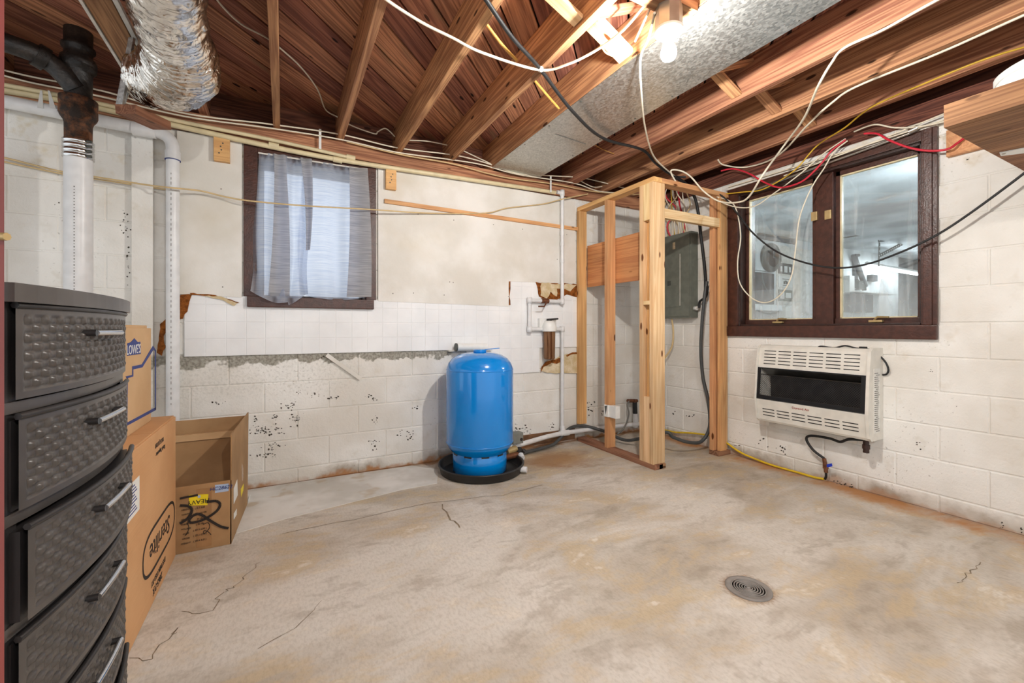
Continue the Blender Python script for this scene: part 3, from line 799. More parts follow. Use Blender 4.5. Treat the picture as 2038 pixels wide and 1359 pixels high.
gbox('shelf_goods', 1703, 584, 1738, 622, .2, 'garage_dark', 'dark stored goods low on garage wall', 'goods')
gbox('ledge', 1703, 580, 1780, 586, .25, 'label_white', 'pale ledge above stored goods on garage wall', 'ledge')
gbox('paint_can', 1737, 546, 1747, 560, .1, 'garage_dark', 'small dark can on garage wall', 'can')
gbox('dark_door', 1790, 508, 1850, 640, .02, 'garage_dark', 'dark doorway at the far end of garage', 'door')

# =================================================================== THINGS ON THE RIGHT
# ---- stud partition around the panel
pt = thing('stud_partition', (-.87, -.5, 0), 'bare pine stud partition frame around the breaker panel', 'stud frame')
XS = -.865
board('bottom_plate', (XS, -.03, .019), (XS, -1.0, .019), .089, .038, 'wet_plate', pt)
board('top_plate', (XS, -.02, 2.232), (XS, -.99, 2.232), .089, .038, 'orange_pine', pt)
board('stud', (XS, -.033, .165), (XS, -.033, 2.213), .089, .040, 'orange_pine', pt, up=(0, 1, 0))
board('stud', (XS, -.44, .038), (XS, -.44, 2.213), .089, .040, 'orange_pine', pt, up=(0, 1, 0))
# built-up corner post: four studs, the outer one notched
for (x, y, w, d) in ((-.866, -.86, .089, .038), (-.848, -.966, .126, .038)):
    board('post_stud', (x, y, .038), (x, y, 2.213), w, d, 'pine', pt, up=(0, 1, 0))
board('post_stud', (-.803, -.914, .038), (-.803, -.914, 2.213), .038, .064, 'pine', pt, up=(0, 1, 0))
for (za, zb) in ((.038, .55), (1.27, 1.30), (1.93, 2.213)):
    board('post_block', (-.878, -.914, za), (-.878, -.914, zb), .062, .064, 'pine', pt, up=(0, 1, 0))
board('post_spacer', (-.853, -.914, .55), (-.853, -.914, 2.0), .03, .064, 'orange_pine', pt, up=(0, 1, 0))
board('plate_end', (-.86, -.985, .019), (-.79, -.985, .019), .03, .037, 'wet_plate', pt)
board('front_top_plate', (-.83, -.945, 2.232), (-.0, -.945, 2.232), .089, .038, 'orange_pine', pt)
board('header', (-.79, -.962, 1.985), (-.06, -.962, 1.985), .04, .075, 'pine', pt)
for (x, y, w, d, mt) in ((-.115, -.925, .089, .038, 'orange_pine'), (-.03, -.93, .038, .089, 'pine'), (-.088, -.975, .08, .030, 'orange_pine')):
    board('wall_stud', (x, y, .038), (x, y, 2.213), w, d, mt, pt, up=(0, 1, 0))
board('plate_foot', (-.16, -.95, .019), (-.005, -.95, .019), .095, .037, 'wet_plate', pt)
ply = board('plywood_board', (-.805, -.05, 1.683), (-.805, -.80, 1.683), .012, .40, 'plywood')
tag(ply, 'orange stained plywood board fixed inside the stud partition', 'board')
# outlet box on the stud
ob = thing('outlet_box', (XS - .02, -.47, .36), 'broken white outlet box on a partition stud', 'outlet box')
MB().box((XS - .052, -.475, .31), (XS - .03, -.42, .415), .004).box((XS - .04, -.56, .31), (XS + .01, -.475, .415), .004).build('box_body', 'white_plastic', ob)
MB().prism([(XS - .053, -.462, .41), (XS - .053, -.43, .40), (XS - .053, -.445, .33), (XS - .053, -.452, .36)], (.002, 0, 0)).build('box_hole', 'panel_dark', ob)

# ---- breaker panel
bpn = thing('breaker_panel', (0, -.5, 1.18), 'grey electrical breaker panel on the wall inside the stud partition', 'electrical panel')
ya, yb = -.27, -.665
MB().box((-.095, yb, 1.185), (-.001, ya, 1.985), .004).build('panel_box', 'panel_grey', bpn)
MB().box((-.101, yb + .012, 1.20), (-.094, ya - .01, 1.97), .003).build('panel_cover', 'panel_grey', bpn)
MB().box((-.106, yb + .12, 1.29), (-.100, ya - .05, 1.80), .003).build('panel_door', 'panel_grey', bpn)
MB().box((-.1075, yb + .113, 1.30), (-.1055, yb + .119, 1.79)).build('door_hinge', 'white_paint', bpn)
MB().box((-.109, ya - .17, 1.50), (-.105, ya - .13, 1.545), .003).build('latch', 'panel_dark', bpn)
MB().box((-.1035, ya - .22, 1.845), (-.101, ya - .19, 1.91), .001).build('sticker', 'torn_paper', bpn)
MB().lathe([(.02, 0), (.02, .03), (.014, .032)], (-.05, yb - .03, 1.27), 'y', 12).build('conduit_fitting', 'white_plastic', bpn)
# wires over the panel
cols = ['cable_white', 'cable_white', 'cable_beige', 'cable_white', 'cable_red', 'cable_white', 'cable_yellow', 'cable_white', 'cable_beige', 'cable_white', 'cable_white', 'cable_red', 'cable_beige', 'cable_white']
ORD = 'first second third fourth fifth sixth seventh eighth ninth tenth eleventh twelfth thirteenth fourteenth'.split()
for i, mt in enumerate(cols):
    y0 = -.30 - .022 * i; 
    p = [(-.05, y0, 1.98), (-.06 - .03 * math.sin(i * 2.1), y0 + .02 * math.sin(i * 1.7), 2.10), (-.07 - .05 * math.sin(i), y0 + .06 * math.cos(i * 2.3), 2.24), (-.10 - .04 * math.cos(i * 1.3), y0 + .05 * math.sin(i * 3.1), 2.36), (-.12, y0 - .02 * math.cos(i), 2.47)]
    nm = {'cable_white': 'white', 'cable_beige': 'beige', 'cable_red': 'red', 'cable_yellow': 'yellow'}[mt]
    cable('panel_wire', p, .0055 if mt != 'cable_red' else .008, mt, nm + ' wire above the breaker panel, ' + ORD[i] + ' counting from the back wall', 'cable', 'wires above the breaker panel', 5, 6)
cable('black_feeder', [PY(1340, 352, -.86), (-.38, -.84, 2.32), PX(1385, 400, -.25), PX(1395, 470, -.16), PX(1403, 540, -.10), PX(1404, 580, -.07)], .013, 'black_rubber', 'thick black feeder cable dropping past the header to breaker panel')
cable('ground_loop', [(-.05, yb - .05, 1.27), PX(1393, 600, -.05), PX(1405, 590, -.08), PX(1408, 570, -.1)], .011, 'black_rubber', 'short black cable loop at the side of breaker panel')
cable('grey_conduit', [PX(1407, 560, -.08), PX(1400, 610, -.10), PX(1395, 690, -.10), PX(1399, 750, -.08), PX(1410, 800, -.08), PX(1412, 850, -.08), PX(1396, 878, -.16), PX(1370, 880, -.32), PX(1340, 870, -.47), PX(1322, 860, -.52), (-.60, -.38, .05), (-.70, -.16, .10), (-.85, -.06, .143), (-1.02, -.06, .143), (-1.18, -.10, .06), (-1.3, -.14, .03), (-1.65, -.2, .02)], .015, 'grey_cable', 'thick dark grey cable dropping from the panel and running along floor', sub=9)
cable('tan_wire', [PX(1337, 635, -.05), PX(1340, 660, -.06), PX(1337, 690, -.06), PX(1322, 714, -.08)], .009, 'cable_beige', 'tan wire hanging from underneath the breaker panel')

# ---- heater
ht = thing('wall_heater', (0, -1.72, .36), 'white wall mounted gas heater with black guard beneath the wide window', 'heater')
h0, h1 = -1.345, -2.062
def hs(pts, ya, yb, m): m.prism([(x, ya, z) for x, z in pts], (0, yb - ya, 0))
ZO0, ZO1 = .548, .785           # the opening
m = MB(); hs([(0, .375), (-.155, .375), (-.165, .39), (-.190, ZO0 - .008), (-.185, ZO0), (-.012, ZO0), (-.012, ZO1), (-.168, ZO1), (-.150, .935), (-.13, .955), (0, .955)], h0, h1 + .016, m); m.build('heater_shell', 'heater_white', ht)
side = [(0, .372), (-.15, .372), (-.172, .39), (-.196, ZO0 - .005), (-.178, ZO1), (-.158, .935), (-.13, .958), (0, .958)]
m = MB(); hs(side, h1 + .018, h1, m); m.build('heater_side', 'heater_white', ht)
m = MB(); hs(side, h0 + .001, h0 + .014, m); m.build('heater_side', 'heater_white', ht)
# firebox
m = MB(); ybox(m, h0 - .012, ZO0, h1 + .03, ZO1, -.03, -.012, 0); m.build('firebox_back', 'heater_black', ht)
m = MB(); hs([(-.03, ZO1), (-.16, ZO1), (-.16, ZO1 - .008), (-.05, ZO1 - .07), (-.03, ZO1 - .07)], h0 - .02, h1 + .04, m); m.build('deflector', 'heater_steel', ht)
# black surround and mesh guard
m = MB()
f0, f1 = Vector((-.193, 0, ZO0)), Vector((-.172, 0, ZO1))
def fr(za, zb):
    g = lambda z: f0 + (f1 - f0) * ((z - ZO0) / (ZO1 - ZO0))
    return g(za), g(zb)
for (za, zb, y0, y1) in ((ZO0, ZO0 + .028, h0, h1 + .018), (ZO1 - .006, ZO1 + .002, h0, h1 + .018), (ZO0 + .028, ZO1 - .006, h0, h0 - .02), (ZO0 + .028, ZO1 - .006, h1 + .045, h1 + .018)):
    A, B = fr(za, zb); m.prism([(A.x, y0, A.z), (B.x, y0, B.z), (B.x + .006, y0, B.z), (A.x + .006, y0, A.z)], (0, y1 - y0, 0))
m.build('guard_frame', 'heater_black', ht)
m = MB(); A, B = fr(ZO0 + .028, ZO1 - .05); yy0, yy1 = h0 - .02, h1 + .045; n = 46; k = 10
def gp(u, v): return Vector((A.x + (B.x - A.x) * v + .003, yy0 + (yy1 - yy0) * u, A.z + (B.z - A.z) * v))
for i in range(-k, n):
    for sgn in (1, -1):
        u0, u1 = i / n, (i + k) / n; v0, v1 = 0, 1
        if u0 < 0: v0 = -u0 / (k / n); u0 = 0
        if u1 > 1: v1 = 1 - (u1 - 1) / (k / n); u1 = 1
        if sgn < 0: v0, v1 = 1 - v0, 1 - v1
        p, q = gp(u0, v0), gp(u1, v1); d = (q - p).normalized(); w = Vector((1, 0, .1)).cross(d).normalized() * .0011
        m.add([p - w, q - w, q + w, p + w], [(0, 1, 2, 3)])
for v in (0, 1): m.tube([gp(0, v), gp(1, v)], .003, 5)
gd = m.build('mesh_guard', 'heater_steel', ht); tag(gd, label='black wire mesh guard')
# louvre slots
def slots(za, zb, rows, xa, xb):
    for c in range(6):
        for r in range(rows):
            u0 = .055 + c * .148; u1 = u0 + .122; v = (r + .5) / rows
            z = zb + (za - zb) * v; x = xb + (xa - xb) * v
            y0 = h0 + (h1 - h0) * u0; y1 = h0 + (h1 - h0) * u1
            m = MB(); m.box((x - .0012, y1, z - .0028), (x + .004, y0, z + .0028)); m.build('louvre_slot', 'heater_black', ht)
def fx(z, lo): return (-.165 - .025 * (z - .39) / (ZO0 - .398)) if lo else (-.168 + .018 * (z - ZO1) / (.935 - ZO1))
slots(.805, .925, 5, fx(.805, 0), fx(.925, 0)); slots(.415, .485, 3, fx(.415, 1), fx(.485, 1))
text_mesh('Duravid Air', .024, frame_mat((-.1868, -1.66, .515), (0, -1, 0), (-.16, 0, 1)), 'lettering', 'ink_red', ht)
m = MB(); m.box((-.125, h1 - .0015, .42), (-.045, h1 + .001, .83)); m.build('data_label', 'label_white', ht)
m = MB()
for i in range(30):
    m.box((-.118 + (.02 if i % 7 == 0 else 0), h1 - .0022, .43 + i * .0127), (-.052 - random.uniform(0, .02), h1 - .001, .4345 + i * .0127))
m.build('label_print', 'ink_grey', ht)
m = MB(); m.box((-.12, h0 - .03, .34), (0, h0 - .05, .375)).box((-.015, h1 + .04, .34), (0, h0 - .04, .375)); m.build('mount_rail', 'white_paint', ht)
m = MB(); m.tube([(-.10, h1 + .05, .375), (-.10, h1 + .05, .33)], .017, 10); m.tube([(-.10, h1 + .05, .335), (-.10, h1 + .05, .31)], .022, 8); m.tube([(-.10, h1 + .05, .31), (-.10, h1 + .05, .285)], .018, 8); m.build('gas_inlet', 'dark_brown_paint', ht)
cable('gas_hose', [(-.10, h1 + .06, .365), PX(1690, 874, -.09), PX(1672, 879, -.08), PX(1650, 872, -.07), PX(1615, 867, -.06), PX(1605, 874, -.06), PX(1618, 895, -.05), PX(1640, 912, -.045)], .009, 'black_rubber', 'black gas hose looping below the wall heater', 'hose')
gv = thing('gas_valve', PX(1643, 930, -.05), 'small brass gas valve with blue handle under the heater', 'valve')
MB().tube([PX(1640, 912, -.045), PX(1643, 928, -.045), PX(1644, 940, -.045)], .013, 10).tube([PX(1643, 924, -.045), PX(1643, 932, -.045)], .019, 6, smooth=False).build('valve_body', 'copper_dull', gv)
MB().prism([PX(1645, 924, -.075), PX(1655, 922, -.08), PX(1656, 928, -.08), PX(1646, 930, -.075)], (.006, 0, 0)).build('valve_handle', 'blue_knob', gv)
MB().tube(smooth_path([PX(1644, 940, -.045), PX(1644, 948, -.04), PX(1642, 953, -.03)], 4), .008, 8).build('stub', 'black_rubber', gv)
cable('yellow_gas_line', [Vector((p_.x, p_.y, max(p_.z, .012))) for p_ in [PX(1640, 953, -.03), PX(1620, 954, -.035), PX(1590, 946, -.03), PX(1540, 928, -.03), PX(1500, 912, -.03), PX(1470, 898, -.03), PX(1440, 877, -.03), PX(1420, 868, -.03), PX(1380, 862, -.03), PX(1345, 860, -.03), PX(1322, 855, -.03)]], .0085, 'gas_yellow', 'yellow gas line running along the foot of window wall', 'gas pipe')
pc = thing('power_cord', PX(1630, 690, -.1), 'thin black power cord lying over the wall heater', 'cord')
MB().tube(smooth_path([PX(1627, 693, -.12), PX(1634, 689, -.12), PX(1660, 692, -.1), PX(1682, 688, -.1), PX(1705, 693, -.1), PX(1730, 695, -.06), PX(1748, 706, -.03), PX(1762, 720, -.02), PX(1768, 735, -.02), PX(1765, 744, -.015), PX(1757, 746, -.01)], 6), .0055, 7).build('cord', 'black_rubber', pc)
MB().box((-.11, PX(1725, 697, -.1).y, .955), (-.09, PX(1711, 697, -.1).y, .967), .002).build('cord_clip', 'black_rubber', pc)

# ---- floor drain
dr = thing('floor_drain', (-1.70, -2.262, 0), 'round grey floor drain cover set in the concrete', 'drain')
MB().lathe([(.088, 0), (.088, .004), (.082, .006), (.068, .006), (.066, .003), (.0001, .003)], (-1.70, -2.262, 0), 'z', 40).build('drain_rim', 'drain_grey', dr)
for i in range(6):
    r = .012 + i * .0098
    MB().lathe([(r, .003), (r + .001, .0062), (r + .0045, .0062), (r + .0055, .003)], (-1.70, -2.262, 0), 'z', 36).build('drain_ring', 'drain_grey', dr)

MB().lathe([(.0001, .0075), (.008, .0072), (.0095, .003)], (-1.70, -2.262, 0), 'z', 20).build('drain_boss', 'drain_grey', dr)
# ---- hanging shelf and tub, upper right
sh = thing('hanging_shelf', (-.55, -3.1, 1.95), 'brown wooden shelf high beside the wide window wall', 'shelf')
ys = -2.68
for i in range(4):
    xa = -1.06 + i * .262
    board('shelf_board', (xa + .13, -3.9, 1.899), (xa + .13, ys, 1.899), .259, .038, 'shelf_wood', sh)
board('shelf_edge', (-1.08, -3.9, 1.925), (-1.08, ys, 1.925), .038, .09, 'shelf_wood', sh)
MB().prism([PZ(1989, 303, 1.879), PZ(2040, 293, 1.879), PZ(2040, 303, 1.879), PZ(1992, 309, 1.879)], (0, 0, -.004)).build('shelf_strap', 'white_plastic', sh)
MB().lathe([(.007, 0), (.004, -.003)], PZ(1998, 306, 1.874), 'z', 10).build('strap_screw', 'steel', sh)
tb = thing('plastic_tub', (-.84, -2.98, 1.918), 'white plastic tub standing on the wooden shelf', 'tub')
MB().lathe([(.0001, 0), (.185, 0), (.192, .01), (.192, .185), (.188, .19)], (-.74, -2.93, 1.919), 'z', 40).build('tub_body', 'white_plastic', tb)
MB().lathe([(.194, .165), (.198, .17), (.198, .19), (.19, .196), (.0001, .198)], (-.74, -2.93, 1.919), 'z', 40).build('tub_lid', 'white_plastic', tb)
wb = MB().box((-.035, -2.68, PX(1890, 290).z - .07), (0, -2.37, PX(1890, 262).z), .003).build('wall_block', 'orange_pine', None, (0, -2.5, 2.15)); tag(wb, 'orange wood nailer on window wall under the shelf corner', 'nailer')

# ---- tank and drip pan
TX, TY = -2.088, -.372
tk = thing('pressure_tank', (TX, TY, .012), 'tall blue steel pressure tank standing in a black drip pan', 'tank')
R = .255
prof = [(R * .985, .225), (R, .245), (R, .77), (R * .985, .79), (R * .93, .825), (R * .82, .858), (R * .66, .882), (R * .48, .896), (R * .30, .902), (.0001, .904)]
MB().lathe(prof, (TX, TY, 0), 'z', 64).build('tank_body', 'tank_blue', tk)
MB().lathe([(.0001, .10), (R * .70, .135), (R * .88, .175), (R * .97, .21), (R * .985, .225)], (TX, TY, 0), 'z', 64).build('tank_bottom', 'tank_blue', tk)
for z in (.232, .775): MB().lathe([(R * 1.0, z - .004), (R * 1.006, z - .002), (R * 1.006, z + .002), (R * 1.0, z + .004)], (TX, TY, 0), 'z', 64).build('weld_seam', 'tank_blue', tk)
MB().lathe([(.203, .016), (.205, .018), (.205, .168), (.20, .172), (.198, .168), (.198, .018)], (TX, TY, 0), 'z', 64).build('skirt', 'tank_blue', tk)
for i in range(10):
    a = 2 * math.pi * (i + .15) / 10; n = Vector((math.cos(a), math.sin(a), 0)); tdir = Vector((-n.y, n.x, 0)); c0 = Vector((TX, TY, .158)) + n * .2035
    MB().prism([c0 - tdir * .028 + Vector((0, 0, -.008)), c0 + tdir * .028 + Vector((0, 0, -.008)), c0 + tdir * .028 + Vector((0, 0, .008)), c0 - tdir * .028 + Vector((0, 0, .008))], n * .0035).build('skirt_slot', 'black_plastic', tk)
MB().lathe([(.045, .90), (.05, .905), (.05, .922), (.043, .925), (.0001, .921)], (TX, TY, 0), 'z', 32).build('valve_cap', 'tank_blue', tk)
board('cap_tab', (TX + .04, TY - .01, .924), (TX + .15, TY - .03, .932), .025, .006, 'tank_blue', tk)
pan = thing('drip_pan', (TX + .015, TY, 0), 'round black plastic drip pan beneath the blue tank', 'pan')
PR = .322
MB().lathe([(.0001, .003), (PR - .03, .003), (PR - .025, .006), (PR - .012, .058), (PR - .008, .066), (PR + .006, .066), (PR + .006, .058), (PR - .002, .054), (PR - .014, .004), (PR - .02, 0), (.0001, 0)], (TX + .012, TY, .001), 'z', 64).build('pan_body', 'black_plastic', pan)
pdn = (PZ(1040, 935, .03) - Vector((TX + .012, TY, .03))); pdn.z = 0; pdn.normalize()
q = Vector((TX + .012, TY, .034)) + pdn * (PR - .02)
MB().tube([q, q + pdn * .055], .022, 14).build('drain_fitting', 'white_pvc', pan)
# fittings between tank and pipe
ft = thing('tank_tee', (-1.70, -.22, .08), 'brass and white tank tee with valves beside blue tank', 'fitting')
MB().tube([PY(975, 916, -.40), PY(1030, 905, -.34)], .024, 12).build('inlet_pipe', 'copper_dull', ft)
MB().tube([PY(1003, 890, -.28), PY(1030, 886, -.24)], .026, 12).build('union', 'white_pvc', ft)
MB().tube([PY(1008, 900, -.33), PY(1026, 893, -.30)], .03, 8).build('valve_body', 'brass', ft)
MB().tube([PY(1033, 893, -.30), PY(1033, 905, -.34)], .026, 10).build('check_valve', 'cast_iron', ft)
MB().tube([PY(1040, 895, -.32), PY(1045, 899, -.33)], .016, 8).build('hose_cock', 'cast_iron', ft)
MB().tube([PY(1036, 905, -.36), PY(1039, 912, -.40)], .024, 12).build('plug', 'white_pvc', ft)
ps = thing('pressure_switch', PY(1027, 876, -.26), 'small grey pressure switch box beside the blue tank', 'switch')
p = PY(1027, 870, -.26)
MB().box((p.x - .05, p.y - .045, p.z - .045), (p.x + .045, p.y + .03, p.z + .045), .008).build('switch_cover', 'pressure_grey', ps)
MB().box((p.x - .052, p.y - .04, p.z - .03), (p.x - .049, p.y + .02, p.z + .02)).build('switch_label', 'panel_dark', ps)
MB().lathe([(.012, 0), (.012, .006)], (p.x + .025, p.y - .045, p.z - .01), AXY, 12).build('switch_port', 'black_plastic', ps)
MB().tube([(p.x, p.y, p.z - .04), (p.x, p.y, p.z - .09)], .009, 8).build('switch_stem', 'copper_dull', ps)
# spare white cartridge resting behind the tank
ca = thing('filter_cartridge', PY(938, 690, -.06), 'white filter cartridge with dark end ring behind tank top', 'cartridge')
MB().tube([PY(909, 691, -.07), PY(968, 691, -.07)], .032, 18).build('cartridge_body', 'white_plastic', ca)
MB().tube([PY(906.5, 691, -.07), PY(909, 691, -.07)], .034, 18).build('end_ring', 'panel_dark', ca)
MB().box((PY(890, 700, 0).x, -.05, .895), (PY(975, 700, 0).x, -.0085, .905)).build('ledge', 'white_paint', ca)

# ---- white supply pipe run with filter
sp = thing('supply_pipe', (-1.10, -.05, 0), 'white plastic water pipe running down the back wall to tank', 'pipe')
r1 = .0175; yp = -.045
X1 = PY(1119, 600, yp).x; X0 = PY(1054, 600, yp).x; ZA = PY(1118, 600, yp).z; ZB = PY(1090, 655, yp).z; ZT = PY(1118, 384, yp).z
XF = PY(1090, 655, yp).x
MB().tube(round_path([(X1 - .06, yp, ZT + .002), (X1, yp, ZT), (X1, yp, ZA), (X0, yp, ZA), (X0, yp, ZB), (XF - .05, yp, ZB)], .02), r1, 12).build('pipe_upper', 'white_pvc', sp)
MB().tube(round_path([(XF + .05, yp, ZB), (X1, yp, ZB), (X1, yp, .11)], .02), r1, 12).build('pipe_drop', 'white_pvc', sp)
for (x, z, ax) in ((X1, ZA, 0), (X0, ZA, 0), (X0, ZB, 0), (X1, ZB, 0), (X1, ZT, 0)):
    MB().lathe([(.0001, -.028), (.022, -.027), (.0235, 0), (.022, .027), (.0001, .028)], (x, yp, z), 'z', 14).build('elbow', 'white_pvc', sp)
for z in (1.86, 1.96, 1.70): MB().lathe([(.021, 0), (.021, .035)], (X1, yp, z), 'z', 14).build('coupling', 'white_pvc', sp)
PB = [PY(1030, 886, -.24), Vector((X1 - .2, -.10, .105)), Vector((X1, -.075, .11)), Vector((-.6, -.07, .105)), Vector((-.08, -.07, .09))]
MB().tube(PB, .021, 12).build('pipe_lower', 'white_pvc', sp)
MB().tube([(X1 - .05, -.078, .109), (X1 + .05, -.075, .109)], .027, 14).tube([(X1, -.06, .11), (X1, yp, .17)], .024, 14).build('tee', 'white_pvc', sp)
sv = MB(); c0 = Vector(((X0 + X1) / 2 - .02, yp - .01, ZA)); sv.tube([c0 - Vector((.035, 0, 0)), c0 + Vector((.035, 0, 0))], .024, 10); sv.tube([c0, c0 + Vector((-.01, -.04, -.02)), c0 + Vector((-.04, -.05, -.055)), c0 + Vector((-.10, -.05, -.055))], .007, 7); sv.build('stop_valve', 'copper_dull', sp)
fi = thing('water_filter', (XF, -.075, ZB - .25), 'water filter with white cap and rusty clear canister on pipe', 'filter')
fc = Vector((XF, -.072, 0))
MB().lathe([(.0001, ZB - .275), (.045, ZB - .275), (.052, ZB - .265), (.056, ZB - .01), (.056, ZB + .005)], fc, 'z', 28).build('canister', 'filter_clear', fi)
MB().lathe([(.0001, ZB - .255), (.034, ZB - .255), (.034, ZB - .01), (.0001, ZB - .01)], fc, 'z', 20).build('filter_core', 'copper_dull', fi)
MB().lathe([(.066, ZB - .02), (.068, ZB - .015), (.066, ZB + .03), (.058, ZB + .055), (.040, ZB + .075), (.0001, ZB + .08)], fc, 'z', 28).build('filter_cap', 'white_plastic', fi)
MB().lathe([(.024, ZB + .078), (.024, ZB + .095), (.0001, ZB + .098)], fc, 'z', 16).tube([fc + Vector((0, 0, ZB + .09)), fc + Vector((.09, -.01, ZB + .096))], .008, 7).build('filter_lever', 'black_plastic', fi)
MB().box((XF - .09, -.05, ZB + .01), (XF + .09, -.008, ZB + .10), .004).build('filter_bracket', 'white_plastic', fi)
# hose bib in the corner
hb = thing('hose_connection', (-.19, -.05, .4), 'copper stub with black connector and grey hose near the corner', 'connector')
q0 = PY(1262, 798, -.06)
MB().tube([q0 + Vector((-.09, 0, .01)), q0 + Vector((.04, 0, 0))], .018, 10).tube([q0 + Vector((.0, .05, 0)), q0 + Vector((0, -.02, 0))], .016, 10).build('copper_stub', 'copper_dull', hb)
MB().tube([q0 + Vector((.01, 0, -.01)), q0 + Vector((.015, 0, -.13))], .024, 12).build('connector', 'black_rubber', hb)
MB().tube([q0 + Vector((.015, 0, -.13)), q0 + Vector((.02, 0, -.27))], .027, 12).build('coupling', 'white_pvc', hb)
MB().tube(smooth_path([q0 + Vector((-.08, -.01, .01)), q0 + Vector((-.12, -.03, -.03)), q0 + Vector((-.12, -.05, -.12)), q0 + Vector((-.19, -.06, -.24)), q0 + Vector((-.27, -.05, -.30))], 6), .008, 8).build('hose', 'ink_grey', hb)

# =================================================================== BACK WALL AND LEFT
for (x0, z0, x1, z1, lab) in ((-3.807, 2.165, -3.72, 2.325, 'orange pine block screwed to wall just before the curtained window'), (-2.724, 2.148, -2.645, 2.302, 'orange pine block on wall between curtained window and batten')):
    o = MB().box((x0, -.052, z0), (x1, -.016, z1), .004).build('pine_block', 'orange_pine', None, ((x0 + x1) / 2, -.03, (z0 + z1) / 2)); tag(o, lab, 'wood block')
    m = MB()
    for i in range(4): m.lathe([(.005, 0), (.004, .001)], (x0 + .03 + .012 * (i % 2) + .008 * (i // 2), -.0525, z0 + .05 + i * .022), AXY, 7)
    m.build('screw', 'panel_dark', o)
tag(board('batten', PY(765, 400, -.024), PY(1150, 456, -.024), .016, .032, 'orange_pine'), 'thin pine batten nailed across the cream wall board', 'batten')
a, b_ = PY(650, 706, -.018), PY(718, 754, -.012)
tag(board('loose_strip', a, b_, .012, .028, 'board_paint'), 'loose white strip slanting down from the tile edge', 'strip')
tag(board('rough_plank', (-4.165, -.02, .60), (-4.165, -.02, 2.245), .10, .036, 'painted_block_back', up=(0, 1, 0)), 'rough white painted upright plank beside the drain pipe', 'plank')

# ---- curtain: two cloth panels
def lerp(a, b, t): return a + (b - a) * t
def xw(px, py): return PY(px, py, -.03)
def curtain(fn, nu, nv, label, folds):
    t = thing('window_curtain', fn(.5, 0), label, 'curtain', 'curtains on the basement window')
    MB().grid(fn, nu, nv).build('cloth', 'curtain_cloth', t)
    for (px_top, px_bot, y0, y1) in folds:      # doubled-over cloth
        def ff(u, v):
            a = xw(lerp(px_top[0], px_top[1], u), y0 + 4 * u); b2 = xw(lerp(px_bot[0], px_bot[1], u), y1)
            p = a.lerp(b2, v); p.y = -.058 - .025 * v + .010 * math.sin(u * 5); p.x += .012 * math.sin(v * 3.1); return p
        MB().grid(ff, 14, 24).build('doubled_fold', 'curtain_double', t)
def lc(u, v):   # u across, v down: first panel, its foot swept over the sill
    top = xw(516 + 104 * u, 303 + 14 * u)
    lowy = 580 + 24 * math.sin(math.pi * min(1, u * 1.05)) + (6 if u > .6 else 0)
    bot = xw(lerp(498, 612, u) + 10 * math.sin(3.2 * u), lowy)
    p = top.lerp(bot, v)
    sh = math.sin(v * math.pi) * .035 * math.sin(u * math.pi)
    p.x += sh * .6 + .01 * math.sin(9 * v + 4 * u) * v
    p.y = -.034 - .012 * v + lerp(.007, .028, v) * math.sin(u * 21 + 1.5 * math.sin(3 * v)) - (.05 * max(0, v - .85) / .15) * (1 - .3 * u)
    if v < .06: p.y += .005 * math.sin(u * 60)
    return p
curtain(lc, 90, 50, 'grey translucent curtain gathered at one side, its foot swept over the sill', [((546, 568), (534, 576), 308, 590), ((598, 620), (608, 616), 316, 500)])
def rc(u, v):
    top = xw(606 + 124 * u, 316 + 25 * u); bot = xw(596 + 139 * u, 586 + 14 * math.sin(math.pi * u * .8) - 4 * u)
    p = top.lerp(bot, v)
    g = u ** 1.4
    p.x += -.02 * math.sin(v * math.pi) * (1 - u) + .006 * math.sin(7 * v + 5 * u) * v
    p.y = -.036 - .012 * v + lerp(.007, .02, v) * math.sin(g * 17 + .8 * math.sin(2.5 * v))
    if v < .06: p.y += .005 * math.sin(u * 55)
    return p
curtain(rc, 90, 50, 'grey translucent curtain hanging straight down to the sill', [((694, 730), (688, 736), 334, 592)])
tag(MB().tube([PY(514, 304, -.034), PY(731, 338, -.034)], .006, 8).build('curtain_rod', 'white_paint', None, PY(512, 306, -.012)), 'slim curtain rod across the basement window', 'rod')

# ---- beige pipes along the top of the back wall
bpipe = thing('beige_pipe', (-3, -.05, 2.35), 'beige plastic water pipe along the top of back wall', 'pipe')
def wallrun(pxs, y): return [PY(a, b, y) for a, b in pxs]
MB().tube(smooth_path(wallrun([(-40, 172), (150, 205), (360, 252), (540, 292), (700, 322), (900, 352), (1105, 383)], -.05), 5), .017, 10).build('pipe', 'beige_pvc', bpipe)
MB().tube(smooth_path(wallrun([(-40, 160), (150, 196), (360, 242), (540, 278), (690, 312)], -.075), 5), .012, 10).build('pipe', 'beige_pvc', bpipe)
for (x, y) in ((672, 318), (698, 314), (545, 290)):
    p = PY(x, y, -.052); MB().tube([p - Vector((.03, 0, -.001)), p + Vector((.03, 0, -.001))], .021, 10).build('coupling', 'beige_pvc', bpipe)
for (x, y) in ((637, 257), (1096, 350)):
    p = PY(x, y, -.075); MB().box((p.x - .008, -.078, p.z - .15), (p.x + .008, -.074, p.z), .001).build('hanger', 'white_plastic', bpipe)

